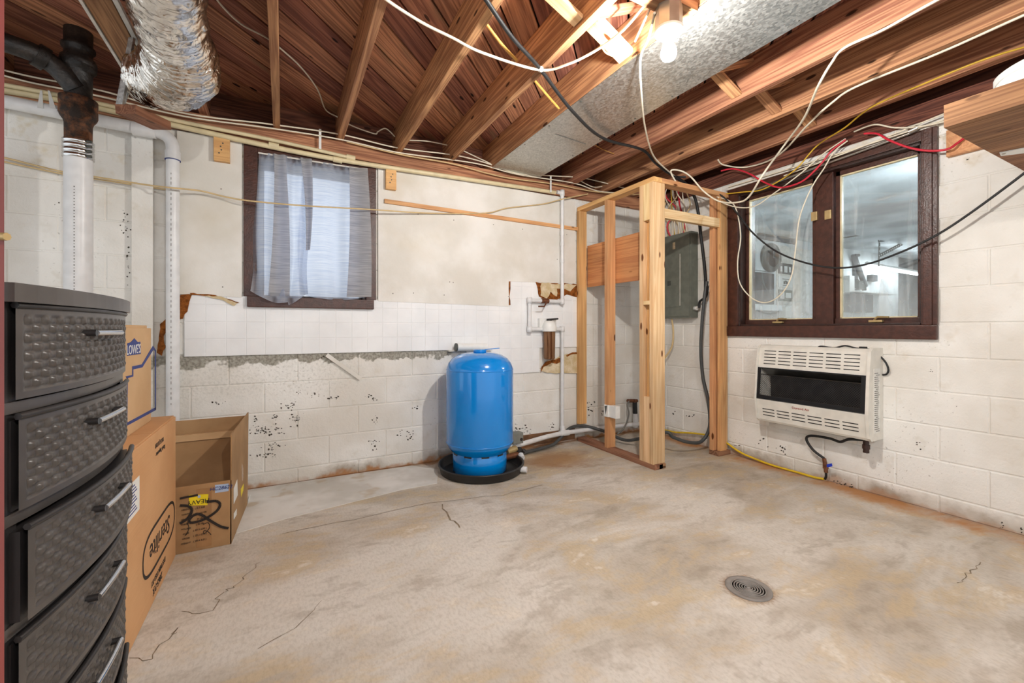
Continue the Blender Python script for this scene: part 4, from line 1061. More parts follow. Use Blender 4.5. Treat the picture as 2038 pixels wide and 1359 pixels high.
# ---- white drain pipe with elbow
dp = thing('drain_pipe', (-3.99, -.09, 0), 'white plastic drain pipe with elbow running down beside the window', 'pipe')
dr_ = .0345; yd = -.08
xv = PY(344, 500, yd).x; zt = PY(300, 262, yd).z
MB().tube(round_path([(-5.2, yd, zt + .05), (-4.5, yd, zt + .02), (xv, yd, zt), (xv, yd, .012)], .085, 8), dr_, 20).build('pipe', 'white_pvc', dp)
MB().tube([(xv, yd, zt - .10), (xv, yd, zt - .15)], .0395, 20).build('coupling', 'white_pvc', dp)
MB().tube([(xv - .19, yd, zt + .003), (xv - .08, yd, zt + .001)], .0395, 20).build('coupling', 'white_pvc', dp)
MB().tube([(xv, yd, zt - .152), (xv, yd, zt - .155)], .040, 20).build('primer_ring', 'ink_blue', dp)
m = MB()
for i in range(46):
    z = zt - .25 - i * .031; m.box((xv - .004, yd - dr_ - .0006, z), (xv - .001, yd - dr_ + .001, z + .010 + .004 * (i % 3)))
m.build('pipe_print', 'ink_grey', dp)
for x in (82, 97):
    p = PY(x, 180, -.09); q = PY(x + (8 if x > 90 else -2), 215, -.12); MB().prism([p - Vector((.004, 0, 0)), p + Vector((.004, 0, 0)), q + Vector((.012, 0, 0)), q - Vector((.012, 0, 0))], (0, .002, 0)).build('strap', 'white_plastic', dp)

# ---- cast iron and plastic soil stack
SX, SY = -4.376, -.27
st = thing('soil_stack', (SX, SY, 0), 'large soil stack, white plastic below and black cast iron above', 'pipe')
S = .0575
MB().lathe([(S, .01), (S, 2.07)], (SX, SY, 0), 'z', 36).build('plastic_pipe', 'white_pvc', st)
m = MB()
for i in range(70):
    z = 1.1 + i * .0105 + .004 * (i % 3); a = -1.55; m.box((SX + S * math.cos(a) - .002, SY + S * math.sin(a) - .0006, z), (SX + S * math.cos(a) + .002, SY + S * math.sin(a) + .002, z + .004))
m.build('pipe_print', 'ink_grey', st)
cl = MB()
for k in range(4):
    z = 1.985 + k * .026; cl.lathe([(S + .002, z), (S + .006, z + .004), (S + .006, z + .018), (S + .002, z + .022)], (SX, SY, 0), 'z', 36)
cl.build('clamp_band', 'chrome', st)
m = MB()
for k in range(4):
    p = Vector((SX + (S + .008) * math.cos(-.75), SY + (S + .008) * math.sin(-.75), 1.997 + k * .026)); m.tube([p, p + Vector((.018, -.004, -.002))], .008, 8)
m.build('clamp_screw', 'panel_dark', st)
MB().lathe([(S - .003, 2.05), (S - .002, 2.17), (S + .002, 2.185), (.072, 2.205), (.077, 2.22), (.077, 2.25), (.073, 2.26), (.077, 2.275), (.077, 2.305), (.064, 2.31)], (SX, SY, 0), 'z', 32).build('iron_hub', 'rusty_iron', st)
MB().lathe([(S - .003, 2.29), (S - .001, 2.44), (S + .004, 2.455), (.072, 2.465), (.074, 2.50), (.070, 2.52), (S, 2.53), (S, 2.56), (.068, 2.57), (.068, 2.585), (S, 2.595), (S, 2.70)], (SX, SY, 0), 'z', 32).build('iron_riser', 'cast_iron', st)
bb = [PD(152, 178, 2.27), PD(130, 152, 2.235), PD(104, 128, 2.20), PD(62, 103, 2.14), PD(-30, 72, 2.04)]
MB().tube(smooth_path(bb, 6), lambda t: .050 - .006 * t, 20).build('iron_branch', 'cast_iron', st)
q = smooth_path(bb, 6)
MB().tube([PD(92, 120, 2.185), PD(70, 107, 2.15)], .060, 20).build('branch_hub', 'cast_iron', st)

# ---- foil flexible duct
fd = thing('foil_duct', (-3.85, -1.1, 2.25), 'silver foil insulated flexible duct sagging from the ceiling', 'duct')
path = smooth_path([PD(306, -260, 1.05), PD(322, -80, 1.38), PD(332, 10, 1.60), PD(348, 70, 1.78), PD(360, 112, 1.90), PD(356, 140, 1.99), PD(334, 156, 2.05), PD(308, 160, 2.08), PD(290, 158, 2.09)], 14)
def drf(t, a, r):
    w = .010 * noise.noise(Vector((t * 30, math.cos(a) * 2, math.sin(a) * 2))) + .006 * noise.noise(Vector((t * 90, math.cos(a) * 5, math.sin(a) * 5)))
    w += .0045 * math.sin(t * 230 + 1.5 * noise.noise(Vector((t * 8, math.cos(a), math.sin(a)))))
    return r + w
def drr(t): return .118 + .030 * math.exp(-((t - .62) / .2) ** 2) - .02 * max(0, t - .8)
MB().tube(path, drr, 56, True, drf).build('duct_sleeve', 'foil', fd)
fl_ = [PD(258, 62, 1.98), PD(266, 70, 1.98), PD(242, 214, 2.0), PD(229, 212, 2.0)]
MB().prism(fl_, (_D * .012)).build('duct_flange', 'galvanized', fd)
MB().prism([PD(275, 84, 2.03), PD(282, 86, 2.03), PD(252, 190, 2.1), PD(246, 205, 2.1)], (_D * .01)).build('duct_flange', 'galvanized', fd)
tag(board('support_block', PD(250, 217, 1.98), PD(322, 250, 2.2), .092, .042, 'shelf_wood'), 'short wooden block under the foil duct end', 'wood block')
hbd = thing('hanger_board', (-4.09, -.9, 2.44), 'flat tan board with white edge strips beside foil duct', 'board')
board('board', (-4.085, -2.2, 2.440), (-4.085, -.33, 2.440), .10, .018, 'shelf_wood', hbd)
MB().box((-4.150, -2.2, 2.425), (-4.138, -.33, 2.449)).build('edge_strip', 'white_paint', hbd)
MB().box((-4.030, -2.2, 2.430), (-4.012, -.36, 2.449)).build('edge_strip', 'white_paint', hbd)

# ---- cardboard boxes
bx = thing('large_box', (-4.1, -1.2, 0), 'large orange brown cardboard box printed upside down, standing behind drawers', 'cardboard box')
BX, BH = -3.865, .665
y0, y1 = -1.62, -.812
MB().box((-4.22, y0, .001), (BX, y1, BH), .004).build('box_body', 'cardboard_orange', bx)
MB().box((-4.20, y0 + .01, BH - .001), (BX - .006, -1.213, BH + .006)).build('top_flap', 'cardboard_orange', bx)
MB().box((-4.20, -1.207, BH - .001), (BX - .006, y1 - .01, BH + .006)).build('top_flap', 'cardboard_orange', bx)
MX = frame_mat((BX + .0006, -1.10, .215), (0, -1, 0), (0, 0, -1))
text_mesh('Sterilite', .105, MX, 'lettering', 'ink_black', bx, shear=.12)
def oval(m, cy, cz, hy, hz, w):
    o, i_ = [], []
    for k in range(48):
        a = 2 * math.pi * k / 48; sy = abs(math.cos(a)) ** .45 * (1 if math.cos(a) > 0 else -1); sz = abs(math.sin(a)) ** .8 * (1 if math.sin(a) > 0 else -1)
        o.append((BX + .0012, cy + hy * sy, cz + hz * sz)); i_.append((BX + .0012, cy + (hy - w) * sy, cz + (hz - w) * sz))
    m.add(o + i_, [(k, (k + 1) % 48, 48 + (k + 1) % 48, 48 + k) for k in range(48)])
m = MB(); oval(m, -1.10, .215, .262, .088, .012); m.build('logo_oval', 'ink_black', bx)
text_mesh('DISTRIBUTED BY', .030, frame_mat((BX + .0006, -1.13, .085), (0, -1, 0), (0, 0, -1)), 'lettering', 'ink_black', bx)
text_mesh('2865-P.K', .040, frame_mat((BX + .0006, -1.15, .045), (0, -1, 0), (0, 0, -1)), 'lettering', 'ink_black', bx)
text_mesh('Keds Superior', .026, frame_mat((BX + .0006, -1.10, .575), (0, -1, 0), (0, 0, -1)), 'lettering', 'ink_black', bx)
text_mesh('PLUS (1/12/1', .026, frame_mat((BX + .0006, -1.12, .612), (0, -1, 0), (0, 0, -1)), 'lettering', 'ink_black', bx)
MB().box((BX, -1.56, .44), (BX + .001, -1.40, .56)).build('shipping_label', 'label_white', bx)
m = MB()
for i in range(9): m.box((BX + .0008, -1.55, .455 + i * .011), (BX + .0016, -1.43 - .012 * (i % 3), .459 + i * .011))
m.build('label_print', 'ink_blue', bx)

lb = thing('moving_box', (-4.1, -1.1, BH), 'tan moving box with blue house outline on top of large box', 'cardboard box')
LX = -3.935; LT = 1.086
MB().box((-4.25, -1.40, BH + .007), (LX, -.915, LT), .003).build('box_body', 'cardboard_tan', lb)
MB().box((-4.24, -1.39, LT - .001), (LX - .012, -.93, LT + .012)).build('top_flap', 'cardboard_tan', lb)
def lpoly(pts, mat, nm, par=lb): MB().prism([PX(a, b, LX + .0004) for a, b in pts], (.0009, 0, 0)).build(nm, mat, par)
lpoly([(253, 708), (253, 683), (260, 681), (267, 673), (274, 681), (279, 680), (280, 704)], 'ink_blue', 'logo_house')
p = PX(266.5, 696, LX + .0014)
text_mesh("LOWE'S", .052, frame_mat(p, (0, 1, 0), (0, 0, 1)), 'lettering', 'label_white', lb)
lpoly([(250, 749), (263, 746), (263, 729), (282, 725), (304, 688), (309, 695), (309, 699), (305, 696), (283, 731), (265, 735), (265, 749), (252, 753)], 'ink_blue', 'house_outline')
lpoly([(308, 695), (310, 697), (310, 816), (308, 815)], 'ink_blue', 'house_outline')
lpoly([(251, 842), (310, 810), (310, 816), (251, 848)], 'ink_blue', 'house_outline')
lpoly([(252, 752), (254, 752), (253, 843), (251, 843)], 'ink_blue', 'house_outline')

obx = thing('open_box', (-3.8, -.5, 0), 'open brown cardboard box with yellow heavy sticker on the floor', 'cardboard box')
OX0, OX1, OY0, OY1 = -4.02, -3.642, -.808, -.27
th = .005
def cb(lo, hi, nm='box_wall', mt='cardboard_brown'): return MB().box(lo, hi).build(nm, mt, obx)
cb((OX0, OY0, .001), (OX1, OY1, .006), 'box_bottom')
cb((OX0, OY0, .006), (OX1, OY0 + th, .322))
cb((OX0, OY1 - th, .006), (OX1 + .03, OY1, .548)); cb((OX0, OY0 + th, .006), (OX0 + th, OY1 - th, .322))
MB().prism([(OX1, OY0, .002), (OX1 + .035, OY1, .002), (OX1 + .04, OY1 + .01, .565), (OX1 + .002, OY0, .552)], (-th, 0, 0)).build('box_wall', 'cardboard_brown', obx)
cb((OX0 + .01, OY1 - .03, .43), (OX1 + .015, OY1 - .008, .468), 'inner_strip', 'cardboard_tan')
MB().prism([(OX0 + .01, OY1 - .016, .43), (OX1 + .012, OY1 - .016, .43), (OX1 - .01, OY0 + .12, .10), (OX0 + .01, OY0 + .12, .10)], (0, .003, .003)).build('inner_flap', 'cardboard_brown', obx)
cb((-3.80, OY1 - .0175, .10), (-3.797, OY1 - .0165, .43), 'seam', 'cardboard_tan')
def fpoly(pts, mat, nm, d=.0): MB().prism([PY(a, b, OY0 - .0002 - d) for a, b in pts], (0, -.0008, 0)).build(nm, mat, obx)
def rpoly(pts, mat, nm, d=.0):      # labels lie on the slightly skewed side wall
    out = []
    n_ = Vector((.56, -.035, 0)).normalized(); p0 = Vector((OX1, OY0, 0)) + n_ * .0015
    for a, b in pts:
        r_ = ray(a, b); c_ = Vector((CX, CY, CH)); out.append(c_ + r_ * ((p0 - c_).dot(n_) / r_.dot(n_)))
    MB().prism(out, n_ * .0008).build(nm, mat, obx)
fpoly([(376, 985), (415, 983), (413, 1005), (376, 1006)], 'label_yellow', 'heavy_sticker', .0012)
p = PY(395, 998, OY0 - .003); text_mesh('HEAVY', .029, frame_mat(p, (-1, 0, 0), (0, 0, -1)), 'lettering', 'ink_black', obx)
fpoly([(393, 986), (399, 985), (399, 990), (394, 991)], 'label_blue', 'sticker_patch', .0022)
fpoly([(428, 965), (455, 962), (455, 977), (428, 981)], 'label_blue', 'address_label')
p = PY(440, 971, OY0 - .003); text_mesh('HC28622', .024, frame_mat(p, (1, 0, 0), (0, 0, 1)), 'lettering', 'ink_blue', obx, shear=.2)
fpoly([(391, 974), (421, 970), (421, 1085), (391, 1090)], 'tape_tan', 'packing_tape')
for i, s_ in enumerate(['( 2.7 KG', '( 0.2 CU M', '8 LB', '( 30 IN', '( 30.2 CM )', '( 23.1 CM )', '( 30.4 KG )']):
    p = PY(398, 1010 + i * 10.8, OY0 - .003); text_mesh(s_, .0115, frame_mat(p, (1, 0, .02), (0, 0, 1)), 'lettering', 'ink_black', obx)
for i, s_ in enumerate(['HEIGHT', 'WIDTH', 'LENGTH', 'WEIGHT', 'VOLUME', 'CUBE', 'GROSS', 'WEIGHT']):
    p = PY(370, 1014 + i * 9.6, OY0 - .003); text_mesh(s_, .010, frame_mat(p, (1, 0, .02), (0, 0, 1)), 'lettering', 'ink_black', obx)
def stroke(pts, r, nm='marker_stroke'):
    P = smooth_path([PY(a, b, OY0 - .0042) for a, b in pts], 6); m = MB()
    for a, c in zip(P, P[1:]):
        d = (c - a).normalized(); n = Vector((0, -1, 0)).cross(d) * r; m.add([a - n, c - n, c + n, a + n], [(0, 1, 2, 3)])
    m.build(nm, 'ink_black', obx)
stroke([(358, 992), (372, 989), (394, 985)], .005); stroke([(358, 1006), (374, 1007), (382, 1015), (374, 1031), (358, 1042)], .006)
stroke([(411, 999), (430, 997), (438, 1004), (430, 1018), (405, 1034), (382, 1040), (376, 1036), (386, 1025), (400, 1024), (420, 1037), (440, 1048), (455, 1051)], .006)
stroke([(404, 1044), (414, 1040), (417, 1050), (407, 1062), (406, 1056), (414, 1058), (420, 1064)], .0016)
stroke([(372, 1040), (376, 1050), (372, 1062), (368, 1066)], .0016)
rpoly([(465, 972), (472, 954), (473, 985), (465, 1003)], 'label_white', 'side_label'); rpoly([(479, 973), (485, 962), (484, 975), (480, 989)], 'label_yellow', 'side_label')
rpoly([(465, 1022), (471, 1012), (471, 1024), (465, 1034)], 'label_white', 'side_label'); rpoly([(494, 994), (498, 983), (497, 996), (494, 1005)], 'label_white', 'side_label')
rpoly([(480, 850), (484, 846), (484, 955), (481, 958)], 'tape_tan', 'packing_tape')

# ---- plastic drawer tower with woven fronts
ch = thing('drawer_tower', (-4.0, -2.3, 0), 'tall dark woven plastic drawer tower with silver handles', 'drawers')
DX = -3.742; D0, D1 = -2.545, -2.062; DB = -4.17; TOPZ = 1.147
def bow(u): return .028 * (1 - (2 * u - 1) ** 2)
m = MB()
pl = [(DB, D0 - .005), (DX - .0, D0 - .005)] + [(DX + .012 + bow(u / 12) * .9, D0 - .005 + (D1 - D0 + .01) * u / 12) for u in range(13)] + [(DB, D1 + .005)]
MB().prism([(x, y, TOPZ - .026) for x, y in pl], (0, 0, .026)).build('top', 'drawer_plastic', ch)
m = MB()
m.box((DB, D0, .0), (DX - .012, D0 + .012, TOPZ - .026)); m.box((DB, D1 - .012, 0), (DX - .012, D1, TOPZ - .026)); m.box((DB, D0, 0), (DB + .012, D1, TOPZ - .026))
m.box((DX - .03, D0, 0), (DX, D0 + .03, TOPZ - .026)); m.box((DX - .03, D1 - .02, 0), (DX, D1, TOPZ - .026))
m.build('frame', 'black_plastic', ch)
PITCH = .1535
for k in range(7):
    zt_ = TOPZ - .026 - k * PITCH; zb_ = zt_ - PITCH
    # shelf rail below each drawer
    m = MB(); pl = [(DX - .05, D0)] + [(DX + bow(u / 12) * .95, D0 + (D1 - D0) * u / 12) for u in range(13)] + [(DX - .05, D1)]
    m.prism([(x, y, zb_) for x, y in pl], (0, 0, .016)); m.build('rail', 'drawer_plastic', ch)
    out = .012 if k == 2 else (.003 if k % 2 else 0)
    ya_, yb_ = D0 + .010, D1 - .010; za_, zc_ = zb_ + .019, zt_ - .004
    NU, NV = 168, 60
    nwu, nwv = 28, 10
    def wf(u, v):
        y = lerp(ya_, yb_, u); z = lerp(za_, zc_, v)
        ub = (u * nwu); vb = (v * nwv)
        border = min(u * nwu, (1 - u) * nwu, v * nwv, (1 - v) * nwv)
        fu, fv = ub % 1, vb % 1; over = (int(ub) + int(vb)) % 2
        hu = math.sin(math.pi * fu); hv = math.sin(math.pi * fv)
        h = (.0050 * hu ** .6 * (.15 + .85 * hv ** .5)) if over else (.0024 * hv ** .5 - .0012 * hu)
        if border < 1: h = .0028
        return Vector((DX + .002 + out + bow((y - D0) / (D1 - D0)) + h, y, z))
    m = MB(); m.grid(wf, NU, NV)
    # drawer body behind the front
    dwr = m.build('drawer', 'drawer_plastic', ch)
    m = MB()
    pts = [(DX - .004 + out + bow((.012 + (D1 - D0 - .024) * u / 12) / (D1 - D0)), D0 + .012 + (D1 - D0 - .024) * u / 12) for u in range(13)]
    m.prism([(DX - .25, D0 + .012, za_)] + [(x, y, za_) for x, y in pts] + [(DX - .25, D1 - .012, za_)], (0, 0, zc_ - za_ - .006)); m.build('drawer_box', 'black_plastic', dwr)
    # lip on top of the front
    m = MB(); m.tube([(DX + .004 + out + bow((.01 + (D1 - D0 - .02) * u / 14) / (D1 - D0)), D0 + .010 + (D1 - D0 - .02) * u / 14, zc_) for u in range(15)], .005, 6); m.build('drawer_lip', 'black_plastic', dwr)
    # bar handle
    zh = zt_ - .044; yc = lerp(D0, D1, .48)
    hp = [(DX + .014 + out + bow((yc + s_ - D0) / (D1 - D0)) + .004, yc + s_, zh) for s_ in (-.062, -.03, 0, .03, .062)]
    MB().tube(hp, .0052, 10).build('handle', 'chrome', dwr)
    for i_ in (0, 4):
        x, y, z = hp[i_]; MB().tube([(x - .020, y, z), (x + .001, y, z)], .006, 8).build('handle_post', 'black_plastic', dwr)

# ---- reddish door jamb at the near edge
jb = thing('door_jamb', (-3.70, -2.73, 0), 'reddish brown door jamb at the near edge of the room', 'door frame')
j = PD(6, 600, .44)
MB().prism([(PD(8.5, 600, .44).x, PD(8.5, 600, .44).y, 0), (PD(-30, 600, .44).x, PD(-30, 600, .44).y, 0), (PD(-30, 600, .55).x, PD(-30, 600, .55).y, 0), (PD(8.5, 600, .55).x - .01, PD(8.5, 600, .55).y, 0)], (0, 0, JB)).build('jamb', 'red_wood', jb)
MB().tube([PD(-5, 470, .437), PD(14, 471, .437)], .004, 8).build('strike', 'brass', jb)

# =================================================================== LAMP AND CABLES
LP = Vector((-1.985, -2.098, -.09))
LZ = 2.335
lp = thing('ceiling_bulb', (LP.x, LP.y, 2.33), 'bare bulb in a white porcelain holder beside the sheet metal', 'lamp')
MB().lathe([(.052, 2.425), (.055, 2.43), (.055, 2.525), (.0001, 2.525)], LP, 'z', 8, False).build('junction_box', 'box_metal', lp)
MB().lathe([(.0001, 2.426), (.058, 2.426), (.058, 2.416), (.05, 2.408), (.030, 2.402), (.026, 2.385), (.0001, 2.385)], LP, 'z', 32).build('lamp_holder', 'ceramic', lp)
MB().lathe([(.016, 2.39), (.016, 2.372)], LP, 'z', 16).build('bulb_neck', 'ceramic', lp)
MB().lathe([(.0001, 2.297), (.014, 2.2985), (.025, 2.305), (.031, 2.316), (.0325, 2.33), (.030, 2.345), (.022, 2.36), (.017, 2.372), (.0001, 2.373)], LP, 'z', 24).build('bulb', 'bulb_glow', lp)
board('lamp_crosspiece', (-2.18, LP.y, JB - .002), (-1.86, LP.y, JB - .002), .09, .038, 'joist_wood', ceiling)
def bulb_light(root, P):
    ld = bpy.data.lights.new('bulb_light', 'POINT'); ld.energy = BULB_WATTS; ld.color = BULB_COLOR; ld.shadow_soft_size = .03
    lo = bpy.data.objects.new('bulb_light', ld); COL.objects.link(lo); lo.parent = root; lo.location = (0, 0, -.088)
bulb_light(lp, LP)
# the same fitting further back in the room
L2 = Vector((-2.9, -4.55, 0))
l2 = thing('rear_bulb', (L2.x, L2.y, 2.33), 'second bare bulb in porcelain holder behind the camera', 'lamp')
for o in list(lp.children):
    k = o.copy(); COL.objects.link(k); k.parent = l2; k.location = o.location
    if k.type == 'LIGHT': k.data = o.data.copy(); k.data.energy = REAR_WATTS

l3 = thing('added_garage_bulb', (2.0, -2.2, 2.49), 'added unseen bulb brightening the garage beyond the brown window', 'lamp')  # extra bulb out of view, added to brighten the garage
for o in list(lp.children):
    k = o.copy(); COL.objects.link(k); k.parent = l3; k.location = o.location
    if k.type == 'LIGHT': k.data = o.data.copy(); k.data.energy = 75; k.data.color = (.88, .95, 1)
j = JB - .012
cable('black_cable', [PZ(820, -300, j), PZ(930, -60, j), PZ(968, 0, j), PZ(1020, 75, j - .01), PZ(1075, 137, j), PZ(1140, 222, j - .05), PZ(1200, 275, j - .03), PZ(1278, 298, j), PZ(1305, 325, j - .03), PZ(1340, 350, j - .05), PZ(1365, 352, j - .06)], .010, 'black_rubber', 'black cable strung under the joists across the sheet metal')
cable('white_cable', [PZ(480, -240, j), PZ(640, -120, j), PZ(740, -30, j), PZ(770, 0, j), PZ(840, 45, j), PZ(900, 75, j - .01), PZ(960, 105, j - .03), PZ(1072, 139, j - .008), PZ(1130, 128, j - .02), PZ(1190, 98, j), PZ(1240, 60, j), PZ(1290, 0, j), PZ(1340, -70, j), PZ(1420, -200, j)], 0.0066, 'cable_white', 'white cable tied to black cable below the third joist')
MB_ = MB().lathe([(.0001, -.014), (.013, -.009), (.014, .009), (.0001, .014)], PZ(1076, 138, j - .004), 'z', 10).build('cable_tie', 'white_plastic', None, PZ(1076, 138, j)); tag(MB_, 'white cable clip where black and white cables cross', 'clip')
cable('lamp_cable', [LP + Vector((-.05, .03, 2.50)), PZ(1290, 78, j - .01), PZ(1275, 115, j - .02), PZ(1276, 180, j - .08), PZ(1283, 250, j - .06), PZ(1298, 305, j - .03), PZ(1318, 330, j - .04), PZ(1345, 352, j - .06)], 0.0059, 'cable_white', 'thin white cable sagging from lamp box towards the partition')
cable('lamp_feed', [PZ(1400, -220, JB - .005), PZ(1325, -60, JB), PZ(1292, 20, JB + .01), PZ(1264, 82, JB + .02)], 0.0059, 'cable_white', 'short white cable passing the light coloured brace near lamp')
cable('lamp_feed', [PZ(1450, -240, JB - .005), PZ(1345, -50, JB), PZ(1312, 0, JB), PZ(1303, 20, JB), LP + Vector((-.03, -.03, 2.52))], 0.0062, 'cable_beige', 'beige cable entering the top of lamp box')
cable('cable_loop', [PZ(1196, 90, JB + .03), PZ(1206, 105, JB + .02), PZ(1224, 113, JB + .02)], 0.0047, 'cable_beige', 'beige cable loop tucked behind the pale brace')
cable('yellow_stub', [PZ(968, 48, JB + .06), PZ(1000, 90, JB + .03), PZ(1028, 120, JB + .02)], 0.0078, 'cable_wood', 'mustard tube stub passing through the third joist')
cable('yellow_stub', [PZ(1062, 158, JB + .05), PZ(1085, 185, JB + .02), PZ(1112, 216, JB - .02)], 0.0078, 'cable_wood', 'mustard tube stub ending before the sheet metal')
# along the right-hand joists
cable('white_cable', [PZ(2300, -230, JB - .01), PZ(1865, 0, JB - .01), PZ(1760, 58, JB - .01), PZ(1681, 95, JB - .01), PZ(1655, 125, JB - .04), PZ(1628, 172, JB - .10), PZ(1600, 235, JB - .10), PZ(1560, 290, JB - .10), PX(1520, 345, -.55), PX(1490, 392, -.45), PX(1465, 403, -.40), PX(1430, 400, -.38), PX(1400, 380, -.42), PX(1375, 352, -.50), PX(1355, 340, -.58), PX(1335, 340, -.62), PX(1345, 362, -.62)], 0.0066, 'cable_white', 'thick white cable leaving a joist and looping over the partition', sub=9)
cable('white_cable', [PZ(2400, -130, JB - .008), PZ(2038, 30, JB - .008), PZ(1870, 105, JB - .008), PZ(1705, 172, JB - .01), PZ(1655, 205, JB - .06), PZ(1608, 248, JB - .1), PZ(1560, 300, JB - .08), PZ(1525, 322, JB - .05), PZ(1480, 333, JB - .02), PZ(1440, 328, JB - .005), PZ(1429, 318, JB + .02)], 0.0062, 'cable_white', 'white cable stapled to second joist and entering a hole', sub=8)
cable('yellow_cable', [PZ(2060, 88, JB - .008), PZ(1960, 118, JB - .008), PZ(1843, 165, JB - .01), PZ(1735, 213, JB - .01), PX(1680, 255, -.14), PX(1626, 290, -.10), PX(1580, 340, -.08), PX(1520, 376, -.06), PX(1480, 382, -.05), PX(1420, 387, -.05), PX(1388, 380, -.08)], 0.0051, 'cable_yellow', 'yellow cable drooping across the top of wide window')
cable('red_cable', [PX(1720, 266, -.06), PX(1745, 266, -.07), PX(1770, 279, -.08), PX(1810, 294, -.08), PX(1850, 300, -.08), PX(1885, 297, -.08), PX(1905, 285, -.06), PX(1925, 270, -.04)], 0.0066, 'cable_red', 'red cable drooping above the wide window and under the shelf')
cable('red_cable', [PX(1683, 278, -.06), PX(1655, 300, -.08), PX(1635, 325, -.09), PX(1605, 355, -.09), PX(1580, 368, -.09), PX(1550, 373, -.09), PX(1520, 362, -.09), PX(1490, 345, -.10), PX(1460, 336, -.12), PX(1435, 340, -.15)], 0.0066, 'cable_red', 'red cable swagged across the near sash of wide window')
cable('white_cable', [PX(1683, 276, -.05), PX(1640, 305, -.07), PX(1590, 348, -.08), PX(1540, 385, -.08), PX(1502, 410, -.08), PX(1465, 412, -.10), PX(1425, 398, -.14), PX(1385, 378, -.20)], 0.0047, 'cable_white', 'slim white cable beside the red one across window top')
cable('white_cable', [PX(1687, 280, -.06), PX(1660, 302, -.08), PX(1640, 335, -.08), PX(1620, 365, -.08), PX(1603, 400, -.08), PX(1590, 440, -.08), PX(1583, 500, -.08), PX(1575, 550, -.08), PX(1555, 585, -.08), PX(1525, 602, -.08), PX(1495, 592, -.08), PX(1472, 562, -.08), PX(1468, 520, -.08), PX(1474, 470, -.08), PX(1466, 420, -.09), PX(1452, 400, -.10), PX(1420, 390, -.14)], 0.0047, 'cable_white', 'white cable hanging in a long loop before the garage window', sub=8)
cable('coax_cable', [PX(1405, 375, -.2), PX(1440, 392, -.12), PX(1470, 428, -.09), PX(1500, 465, -.08), PX(1545, 500, -.08), PX(1600, 522, -.08), PX(1660, 533, -.08), PX(1720, 527, -.08), PX(1790, 503, -.08), PX(1860, 470, -.08), PX(1930, 425, -.08), PX(2038, 345, -.08), PX(2090, 300, -.08)], .0065, 'black_rubber', 'thin black coaxial cable swagged across the wide window', sub=8)
for i, (a, b2, lab) in enumerate((((1880, 226), (1560, 350), 'upper'), ((1880, 238), (1450, 372), 'lower'))):
    cable('white_cable', [PX(a[0] + 10, a[1] - 3, -.05), PX(*a, -.05), PX((a[0] + b2[0]) / 2, (a[1] + b2[1]) / 2 + 2, -.05), PX(*b2, -.05)], 0.0047, 'cable_white', lab + ' of two straight white cables above the wide window')
cable('white_cable', [PX(1880, 242, -.05), PX(1830, 252, -.06), PX(1780, 254, -.06), PX(1740, 248, -.06), PX(1700, 262, -.05)], 0.0051, 'cable_white', 'white cable with gentle sag touching the window head')
# along the back wall
cable('beige_cable', [PY(-20, 132, -.06), PY(60, 152, -.06), PY(200, 180, -.06), PY(370, 226, -.08), PY(545, 248, -.08), PY(680, 268, -.08), PY(790, 294, -.08), PY(900, 308, -.08), PY(960, 322, -.09), PY(1030, 345, -.09), PY(1100, 350, -.08), PY(1165, 355, -.09), PY(1245, 375, -.12)], 0.0051, 'cable_white', 'upper beige cable running along the joist ends at back wall', sub=8)
cable('beige_cable', [PY(-20, 142, -.06), PY(60, 164, -.06), PY(200, 192, -.06), PY(370, 232, -.08), PY(545, 256, -.08), PY(680, 278, -.08), PY(790, 303, -.08), PY(900, 318, -.08), PY(960, 328, -.09), PY(1030, 347, -.09), PY(1140, 364, -.09), PY(1195, 381, -.09), PY(1260, 384, -.12)], 0.0051, 'cable_white', 'middle beige cable running along the joist ends at back wall', sub=8)
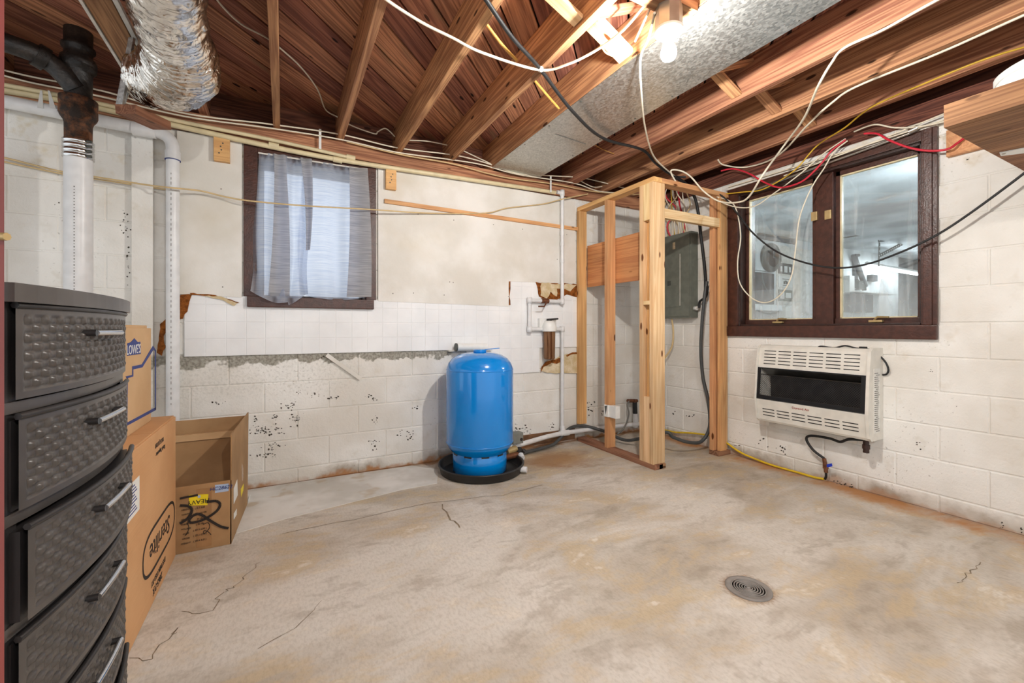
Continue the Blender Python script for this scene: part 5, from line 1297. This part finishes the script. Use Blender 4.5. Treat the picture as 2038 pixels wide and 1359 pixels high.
cable('beige_cable', [PY(690, 282, -.07), PY(800, 308, -.07), PY(900, 326, -.07), PY(1000, 352, -.07), PY(1100, 366, -.07), PY(1190, 382, -.08), PY(1290, 388, -.12)], 0.0051, 'cable_beige', 'lower beige cable running along the joist ends at back wall', sub=8)
cable('wall_cable', [PY(-10, 310, -.03), PY(10, 314, -.03), PY(125, 342, -.04), PY(190, 352, -.06), PY(300, 369, -.10), PY(345, 374, -.16), PY(400, 380, -.08), PY(450, 392, -.06), PY(500, 400, -.10), PY(600, 409, -.12), PY(740, 417, -.11), PY(850, 424, -.04), PY(965, 424, -.035), PY(1010, 414, -.03), PY(1080, 406, -.03), PY(1120, 396, -.06), PY(1170, 386, -.08)], 0.0051, 'cable_beige', 'beige cable strung across the curtain and wall board', sub=8)
cable('wall_cable', [PY(-10, 318, -.02), PY(10, 322, -.02), PY(125, 346, -.025), PY(190, 356, -.03), PY(330, 377, -.02)], 0.0047, 'cable_beige', 'shorter beige cable on the block wall behind soil stack', sub=8)
cable('white_wire', [PZ(420, -20, JT - .02), PZ(440, 10, JT - .02), PZ(480, 48, JT - .02), PZ(530, 75, JT - .02), PZ(560, 98, JT - .02), PZ(600, 135, JT - .02), PZ(632, 178, JT - .02), PZ(648, 218, JT - .03), PY(672, 233, -.06), PY(700, 250, -.03), PY(745, 266, -.03), PY(752, 262, -.03), PY(768, 256, -.03), PY(786, 272, -.03)], 0.0047, 'cable_white', 'white wire snaking between joists above the curtained window', sub=8)
cable('white_wire', [PY(808, 279, -.02), PY(850, 281, -.02), PY(896, 290, -.02)], 0.0047, 'cable_white', 'short white wire stub between joist ends')
cable('white_wire', [PY(918, 298, -.05), PY(960, 318, -.07), PY(1010, 340, -.08), PY(1070, 352, -.08)], 0.0047, 'cable_white', 'white wire joining the bundle below the sheet metal end')
cable('white_wire', [PY(1155, 360, -.06), PY(1180, 372, -.06), PY(1198, 371, -.06)], 0.0047, 'cable_white', 'short loose white wire above partition top plate')
cable('brown_wire', [PX(1165, 277, -1.38), PX(1195, 295, -1.1), PX(1222, 306, -1.02)], 0.0031, 'cable_wood', 'thin wire stub under the joist beside sheet metal')
